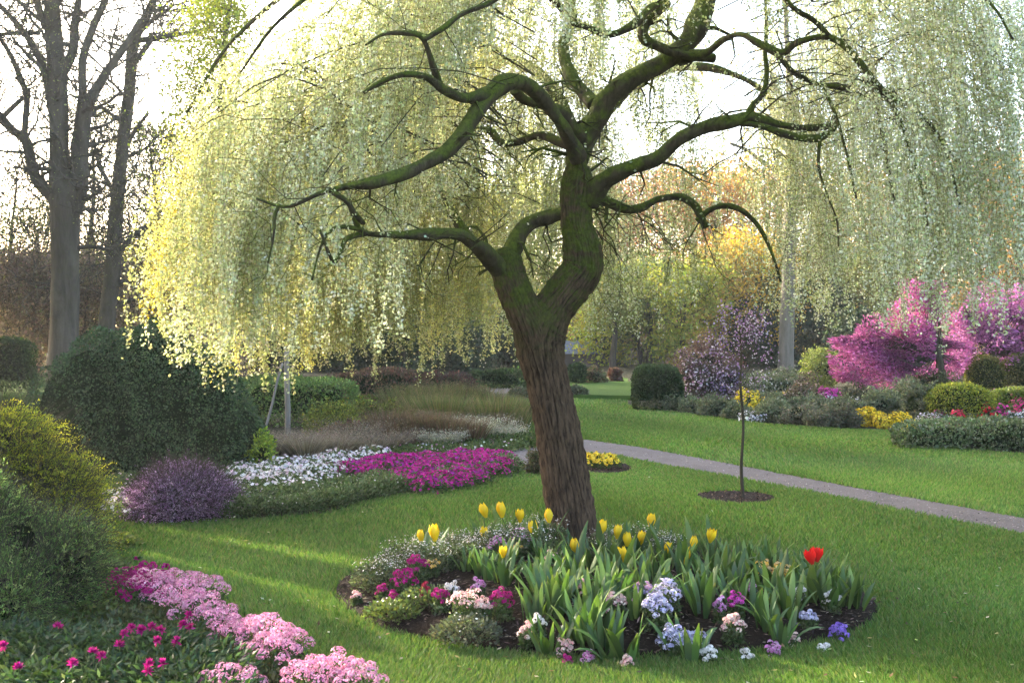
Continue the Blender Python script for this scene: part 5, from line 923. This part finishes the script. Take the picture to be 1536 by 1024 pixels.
# ------------------------------------------------------------------ island bed planting
def zb(x, y): return float(bedz(np.array([x]), np.array([y]))[0])
def GB_(px, py):                              # point of the domed bed under a photo pixel
    p = G(px, py, 0.08); p[2] = zb(p[0], p[1])-0.005; return p
def strap(g, base, az, L, w_, lean, curl, C, rg, nseg=7, keel=0.35):
    """one broad tulip leaf: boat shaped in section, arching outwards"""
    ts = np.linspace(0, 1, nseg); th_ = lean+curl*ts**1.6; x = np.concatenate([[0], np.cumsum(np.sin((th_[1:]+th_[:-1])/2))])*L/(nseg-1); z = np.concatenate([[0], np.cumsum(np.cos((th_[1:]+th_[:-1])/2))])*L/(nseg-1)
    wv = w_*(np.sin(np.minimum(ts*0.92+0.10, 1)*pi)**0.75)*0.5+0.002; tw = rg.normal(0, .25)*ts; V = []
    for i in range(nseg):
        o = np.array([cos(az), sin(az), 0]); s = np.array([-sin(az), cos(az), 0])*cos(tw[i])+np.array([0, 0, 1])*sin(tw[i]); nn = o*cos(th_[i])-np.array([0, 0, 1])*sin(th_[i]); c = base+o*x[i]+np.array([0, 0, 1])*z[i]
        V += [c-s*wv[i]+nn*(-keel*wv[i]*-1), c, c+s*wv[i]+nn*(keel*wv[i])]
    Q = []
    for i in range(nseg-1): Q += [[3*i, 3*i+1, 3*i+4, 3*i+3], [3*i+1, 3*i+2, 3*i+5, 3*i+4]]
    cc = np.array(C)[None]*np.linspace(0.85, 1.12, nseg).repeat(3)[:, None]; cc[-3:] = cc[-3:]*(1-.6*(rg.random() < .35))+np.array([.22, .19, .06])*.6*(rg.random() < .35); g.add(V, Q, None, cc)
LC = [[0.065, 0.125, 0.032], [0.09, 0.155, 0.040], [0.05, 0.105, 0.032], [0.12, 0.18, 0.045], [0.075, 0.125, 0.055]]
def leaf_clump(name, label, base, seed, n=11, L=0.34, spread=0.06, group=None, w_=0.05):
    rg = np.random.default_rng(seed); th = thing(name, label, 'plant', base, group); g = Geo()
    for q in range(n):
        az = q*2.4+rg.normal(0, .4); r0 = spread*rg.random(); lf = rg.random() ** 1.2
        strap(g, np.array(base, float)+[cos(az)*r0, sin(az)*r0, 0], az, L*(0.65+.5*rg.random()), w_*(0.7+.6*rg.random()), 0.08+0.38*lf, 0.15+1.9*lf*rg.random()**1.3, np.array(LC[rg.integers(0, 5)])*np.exp(rg.normal(0, .22)), rg)
    g.build('foliage', BLADE, th, True); return th
rg = np.random.default_rng(31); protos = [leaf_clump('tulip_leaves', 'x', o3, 700+k, 12, 0.29, 0.09, w_=0.040) for k in range(7)]
spots = []
zone = np.array([G(a, b, .08)[:2] for a, b in [(700, 880), (690, 855), (760, 838), (900, 832), (1040, 830), (1130, 838), (1205, 856), (1280, 890), (1290, 905), (1215, 915), (1190, 925), (1130, 915), (1080, 930), (960, 948), (900, 945), (840, 932), (790, 895)]])
tries = 0
tr_xy = np.array([(868-768)*MX, TD])
while len(spots) < 80 and tries < 9000:
    tries += 1; p = zone.min(0)+(zone.max(0)-zone.min(0))*rg.random(2)
    if not inpoly(p[:1], p[1:], zone)[0] or np.hypot(*(p-tr_xy)) < 0.24 or (abs(p[0]-tr_xy[0]) < .26 and -0.62 < p[1]-tr_xy[1] < 0): continue
    if spots and min(np.hypot(p[0]-s[0], p[1]-s[1]) for s in spots) < 0.17: continue
    spots.append((p[0], p[1], zb(*p)))
for a in [(735, 880), (757, 872), (800, 888), (822, 960), (835, 930), (800, 935), (905, 962), (935, 968), (958, 955), (1038, 970), (1150, 940), (1172, 948), (870, 955), (1130, 925), (1265, 905), (1240, 895), (1210, 905), (880, 942), (700, 868), (1228, 880)]: spots.append(tuple(GB_(*a)))
spots = [s for s in spots if np.hypot(s[0]-G(1000, 950, .08)[0], (s[1]-G(1000, 950, .08)[1])) > 0.24]
scatter_protos(protos, spots, rg, 'clump of broad upright tulip leaves without a bloom in the round bed', 'bloomless tulip leaf clumps', 0.68, 1.0, lambda p: float(np.interp(p[1], [5.9, 6.5, 7.1, 7.8], [1.0, .84, .64, .5]))); print('tulip clumps', len(spots))
def tulip(label, px, py, base_py, hs, cols, seed, openn=0.0, name='tulip'):
    """px, py: where the head is seen; base_py: the row of its foot"""
    rg = np.random.default_rng(seed); b = GB_(px+rg.normal(0, 3), base_py); hd = W(px, py, b[1]+rg.normal(0, .01)); th = thing(name, label, 'tulip', b); H = hd[2]-b[2]
    mid = (b+hd)/2+np.array([rg.normal(0, .012), rg.normal(0, .012), 0]); P, r = smooth_path([b, mid, hd-[0, 0, hs*.45]], [.0045, .004, .0035], 5); g = Geo(); tube(g, P, r, 6); g.build('stem', STEM, th, True)
    tilt = rg.normal(0, .2, 2); hs = hs*float(np.exp(rg.normal(0, .09))); ax = unit(np.array([tilt[0], tilt[1], 1.0])); u = unit(np.cross(ax, [0, 1, 0])); v = np.cross(ax, u); c0 = hd-ax*hs*.5; g = Geo()
    for q in range(6):
        az = q*pi/3+(0.1 if q % 2 else 0); inner = 0.90 if q % 2 else 1.0; rows = []; C = np.array(cols[rg.integers(0, len(cols))])*np.exp(rg.normal(0, .08)); op = openn+rg.normal(0, .05)
        for i, t in enumerate(np.linspace(0, 1, 8)):
            rr = hs*inner*(0.09+0.25*sin(min(t*1.25, 1)*pi/2)-0.20*max(t-.55, 0)/.45*(1-openn)+op*t*t*.6); hw = hs*.30*(sin(min(t*.93+.10, 1)*pi)**.6); z = hs*t*(1+.05*(q % 2)); row_ = []
            for s in (-1, -.5, 0, .5, 1):
                aa = az+s*hw/max(rr, hs*.12)*.9; rad = rr*(1-.05*abs(s)); row_.append(c0+u*cos(aa)*rad+v*sin(aa)*rad+ax*(z-.04*hs*abs(s)*t))
            rows += row_
        Q = [[5*i+j, 5*i+j+1, 5*i+j+6, 5*i+j+5] for i in range(7) for j in range(4)]; sh = np.linspace(.88, 1.05, 8).repeat(5)[:, None]; g.add(rows, Q, None, np.clip(C*sh, 0, .95))
    g.build('blossom', PETAL, th, True)
    for q in range(2): g = Geo(); strap(g, b, rg.random()*6.28, .26+.08*rg.random(), .042, .25, .5, LC[rg.integers(0, 5)], rg); g.build('leaf', BLADE, th, True)
    return th
TY = [[0.78, 0.56, 0.010], [0.82, 0.62, 0.02], [0.72, 0.48, 0.01]]
tl = [(631, 803, 862, 'outermost left, at the back of the round bed'), (652, 798, 858, 'second from the left at the back of the round bed'), (726, 765, 838, 'tall, leftmost of the high row'), (726, 799, 840, 'low, below the leftmost of the high row'),
      (752, 764, 836, 'tall, second of the high row'), (780, 773, 838, 'third of the high row'), (800, 792, 842, 'low, left of the trunk edge'), (823, 773, 834, 'touching the left edge of the trunk'), (755, 827, 880, 'squat, low between the leaves left of the trunk'),
      (862, 818, 868, 'standing right before the trunk'), (902, 791, 850, 'touching the right edge of the trunk'), (927, 797, 852, 'right of the trunk, the plumpest'), (941, 808, 856, 'right of the plumpest one'), (963, 806, 852, 'slim, below the tallest one on the right'),
      (977, 780, 842, 'tallest right of the trunk on a reddish stem'), (934, 831, 880, 'low between the leaves right of the trunk'), (1002, 822, 862, 'small half hidden, between the two right groups'), (1041, 813, 862, 'plump, left of the last one'), (1067, 803, 852, 'last on the right, slim'),
      (1028, 833, 872, 'low small, below the plump one on the right')]
for k, (px, py, bp, t) in enumerate(tl): tulip('yellow tulip '+t, px, py, bp, 0.100 if k not in (3, 8, 16, 19) else .088, TY, 800+k, [0.0, .06, .02, .14, .03, .16, .05, .0, .2, .02][k % 10])
tulip('red tulip, lower left of the touching pair', 1216, 835, 905, .085, [[0.62, 0.008, 0.01], [0.7, 0.015, 0.012]], 830, .35); tulip('red tulip, upper right of the touching pair', 1226, 831, 903, .085, [[0.66, 0.01, 0.01]], 831, .35)
# small flowering plants of the bed
WH = [[0.72, 0.68, 0.64], [0.8, 0.78, 0.75]]; CR = [[0.75, 0.52, 0.46], [0.8, 0.68, 0.6], [0.7, 0.4, 0.42]]; LV = [[0.46, 0.45, 0.62], [0.60, 0.58, 0.72], [0.36, 0.34, 0.56], [0.66, 0.62, 0.7]]; VI = [[0.26, 0.14, 0.55], [0.34, 0.22, 0.62]]; BY = [[0.8, 0.55, 0.18], [0.82, 0.66, 0.35], [0.8, 0.5, 0.05]]
GL = [[0.06, 0.09, 0.03], [0.09, 0.12, 0.05]]; PL = [[0.6, 0.22, 0.5], [0.66, 0.45, 0.62]]
items = [ # px, foot row, width px, height px, colours, heads, label
 (573, 898, 24, 26, DM, 4, 'magenta flowers outermost left in the round bed'), (606, 892, 44, 34, DM, 9, 'magenta flowers, largest group at the left of the round bed'), (626, 880, 40, 40, DM, 7, 'magenta flowers above the largest magenta group'), (590, 905, 26, 20, DM, 4, 'magenta flowers low beside the bare mulch'),
 (535, 895, 22, 18, CR, 2, 'tiny peach flowers alone on the mulch at the left tip'), (638, 905, 24, 26, [[0.35, 0.02, 0.06]], 3, 'wine red flowers right of the magenta groups'), (660, 918, 34, 34, DM, 7, 'dark magenta flowers beside the white ones'), (678, 905, 30, 24, WH, 5, 'white flowers between dark magenta and peach'),
 (700, 930, 60, 44, CR, 8, 'pink white flowers on a grey green cushion'), (725, 932, 34, 34, CR, 6, 'peach pink flowers left of the deep magenta group'), (752, 930, 42, 42, DM, 9, 'deep magenta flowers before the first tulip leaves'), (790, 955, 32, 30, CR, 4, 'cream flowers low before the tulip leaves'),
 (848, 965, 34, 34, CR, 5, 'cream flowers before the middle tulip leaves'), (850, 972, 20, 18, DM, 3, 'magenta bloom low on the mulch in the middle'), (920, 935, 46, 40, CR, 9, 'rose and cream flowers left of the lavender group'), (965, 925, 40, 40, [[0.6, 0.35, 0.5], [0.5, 0.45, 0.66]], 8, 'pinkish lavender flowers left of the lavender group'),
 (985, 945, 50, 52, LV, 14, 'lavender blue flowers, upper left of their group'), (1012, 962, 56, 50, LV, 15, 'lavender blue flowers in the middle of their group'), (1045, 960, 44, 40, LV, 10, 'lavender blue flowers, right end of their group'), (1000, 930, 50, 50, LV, 10, 'lavender blue flowers at the back of their group'), (1062, 972, 34, 34, WH, 6, 'white flowers low right of the lavender group'),
 (1104, 930, 32, 38, [[0.55, 0.04, 0.36], [0.66, 0.12, 0.5]], 6, 'hot pink round flower head over white ones'), (1100, 952, 42, 40, CR, 8, 'white and pink flowers under the hot pink head'), (1128, 908, 24, 26, PL, 3, 'pale lilac flowers behind the hot pink head'), (1120, 968, 30, 24, WH, 3, 'sparse white flowers on the mulch below the hot pink head'),
 (1146, 890, 30, 40, BY, 6, 'apricot yellow flowers, left half of the cluster'), (1172, 893, 36, 42, BY, 8, 'apricot yellow flowers, right half of the cluster'), (1200, 912, 24, 30, WH, 4, 'white flowers right below the apricot cluster'), (1212, 932, 36, 22, LV, 6, 'pale lavender flowers left of the violet ones'), (1258, 940, 36, 30, VI, 10, 'violet flowers at the right tip of the round bed'),
 (1248, 912, 34, 28, WH, 4, 'white flowers behind the violet ones'), (745, 852, 40, 34, PL, 5, 'pink lilac flowers behind the leaves left of the trunk'), (775, 842, 46, 34, PL, 6, 'lilac flowers close left of the trunk'), (772, 850, 30, 24, BY, 3, 'cream yellow flowers left of the trunk foot'), (648, 872, 30, 26, BY, 3, 'cream flowers between magenta flowers and white edging'), (828, 868, 26, 30, CR, 2, 'peach flowers at the trunk foot')]
items += [(808, 948, 30, 30, WH, 4, 'white flowers beside the front left tulip leaves'), (882, 972, 28, 24, PL, 4, 'lilac pink flowers at the mulch edge before the middle leaves'), (940, 978, 26, 22, CR, 4, 'cream pink flowers at the mulch edge left of the lavender group'), (1160, 962, 30, 26, PL, 5, 'pink flowers on the mulch right of the hot pink head'),
 (1190, 948, 26, 26, CR, 4, 'peach flowers before the right tulip leaves'), (1080, 935, 26, 34, PL, 4, 'small pink flowers left of the hot pink head'), (718, 905, 28, 28, PL, 4, 'lilac flowers behind the pink white cushion'), (875, 915, 24, 34, CR, 3, 'cream flowers deep between the middle leaves'), (1235, 955, 24, 18, WH, 3, 'white flowers left of the violet tip')]
for k, (px, by, wp, hp, cc, nh, lab) in enumerate(items):
    b = GB_(px, by); D = b[1]; Rw = max(pxm(wp, D)*.5-.02, .02); H = pxm(hp, D); hr = min(.030, max(.016, Rw*.36)); lav = cc in (LV,)
    cluster_plant('bedding_flowers', lab, b, Rw*1.1, H, int(nh*2.4)+3, 15, .0145, cc, GL, int(260+2500*Rw), 850+k, None, hr*.72, 5, .026)
b = GB_(700, 945); flower_plant('grey_cushion', 'grey green leafy cushion on the mulch under the pink white flowers', 'plant', b, .17, .13, GREYG, WH, 12, .012, 1400, 891, ls=.022)
b = GB_(590, 915); flower_plant('green_cushion', 'light green leafy cushion on the mulch under the magenta flowers', 'plant', b, .15, .09, [[0.12, 0.15, 0.04], [0.08, 0.11, 0.03]], WH, 6, .012, 1200, 892, ls=.022)
b = GB_(645, 905); flower_plant('green_cushion', 'dull green leafy cushion left of the dark magenta flowers', 'plant', b, .17, .10, [[0.08, 0.10, 0.04], [0.06, 0.08, 0.03]], WH, 6, .012, 1200, 893, ls=.022)
# small white flowered bushes round the back of the bed
rg = np.random.default_rng(41); pb = [flower_plant('white_heath', 'x', 'flowering plant', o3, .17, .22, [[0.08, 0.10, 0.05], [0.13, 0.15, 0.09], [0.06, 0.08, 0.03]], [[.62, .6, .55], [.5, .47, .42]], 75, .013, 1500, 900+k, ls=.02, dome=.3) for k in range(3)]
back = [(585, 868), (605, 860), (628, 856), (650, 850), (672, 846), (695, 843), (718, 838), (742, 834), (768, 832), (795, 830), (820, 830), (612, 872), (640, 866), (665, 862), (690, 858), (712, 854), (740, 848), (765, 845), (905, 836), (930, 838), (955, 840), (980, 842), (565, 882), (580, 884), (1005, 842), (910, 850), (990, 852), (805, 845)]
scatter_protos(pb, [GB_(*p) for p in back], rg, 'fine leaved grey green plant with tiny white flowers at the back of the round bed', 'white flowered fine plants', .65, .95)
rg = np.random.default_rng(43); wisp = Geo()
for k, (px, by, w_, h_) in enumerate([(985, 850, 50, 60), (1010, 850, 40, 52), (960, 850, 40, 50), (1070, 850, 40, 46), (640, 872, 30, 44), (1100, 850, 50, 40), (575, 868, 24, 36), (660, 860, 30, 40)]):
    tuft('thin_stalks', ['loose bunch of thin green stalks beside the tallest right tulip', 'loose bunch of thin stalks left of the plump right tulip', 'loose bunch of thin stalks right of the trunk', 'bunch of thin stalks behind the last right tulip', 'bunch of thin stalks under the two left tulips', 'bunch of thin stalks at the back right of the round bed', 'small dark stalks at the left tip of the round bed', 'thin stalks between left tulips and magenta flowers'][k], px, by, w_, h_, [[0.10, 0.13, 0.04], [0.07, 0.10, 0.03], [0.16, 0.17, 0.06]], 60, 920+k, None, .5, .004, None, 'plant', .08)
# yellow pansies in their own small bed right of the trunk
rg = np.random.default_rng(44); pn = [flower_plant('yellow_pansies', 'x', 'flowering plant', o3, .12, .13, [[0.05, 0.08, 0.02]], YEL, 50, .045, 200, 930+k) for k in range(2)]
scatter_protos(pn, [G(a, b) for a, b in [(888, 702), (903, 704), (918, 703), (880, 696), (896, 697), (912, 697)]], rg, 'yellow pansies in the small bed right of the leaning trunk', 'yellow pansies', .8, 1.0)
# crimson blossom among the right curtain, and a fallen flower on the lawn
b = G(205, 845); flower_plant('fallen_flower', 'single crimson bloom in the sunny grass left', 'flower', b, .015, .05, [[0.05, 0.09, 0.03]], DM, 10, .03, 12, 950)

# ------------------------------------------------------------------ the air: thin spring haze
g = Geo(); boxg(g, (-120, -30, -1.0), (130, 95, 24)); hz = g.build('haze', bpy.data.materials.new('haze')); tag(hz, kind='stuff'); hm = hz.data.materials[0]; hm.use_nodes = True; nt = hm.node_tree; nt.nodes.clear()
out = nt.nodes.new('ShaderNodeOutputMaterial'); pv = nt.nodes.new('ShaderNodeVolumePrincipled'); pv.inputs['Color'].default_value = (0.96, 0.97, 1.0, 1); pv.inputs['Density'].default_value = HAZE; pv.inputs['Anisotropy'].default_value = 0.2
nt.links.new(pv.outputs[0], out.inputs['Volume'])
for o in bpy.data.objects:
    if '_base' in o: del o['_base']
print('objects', len(bpy.data.objects), 'polys', sum(len(m.polygons)*m.users for m in bpy.data.meshes))
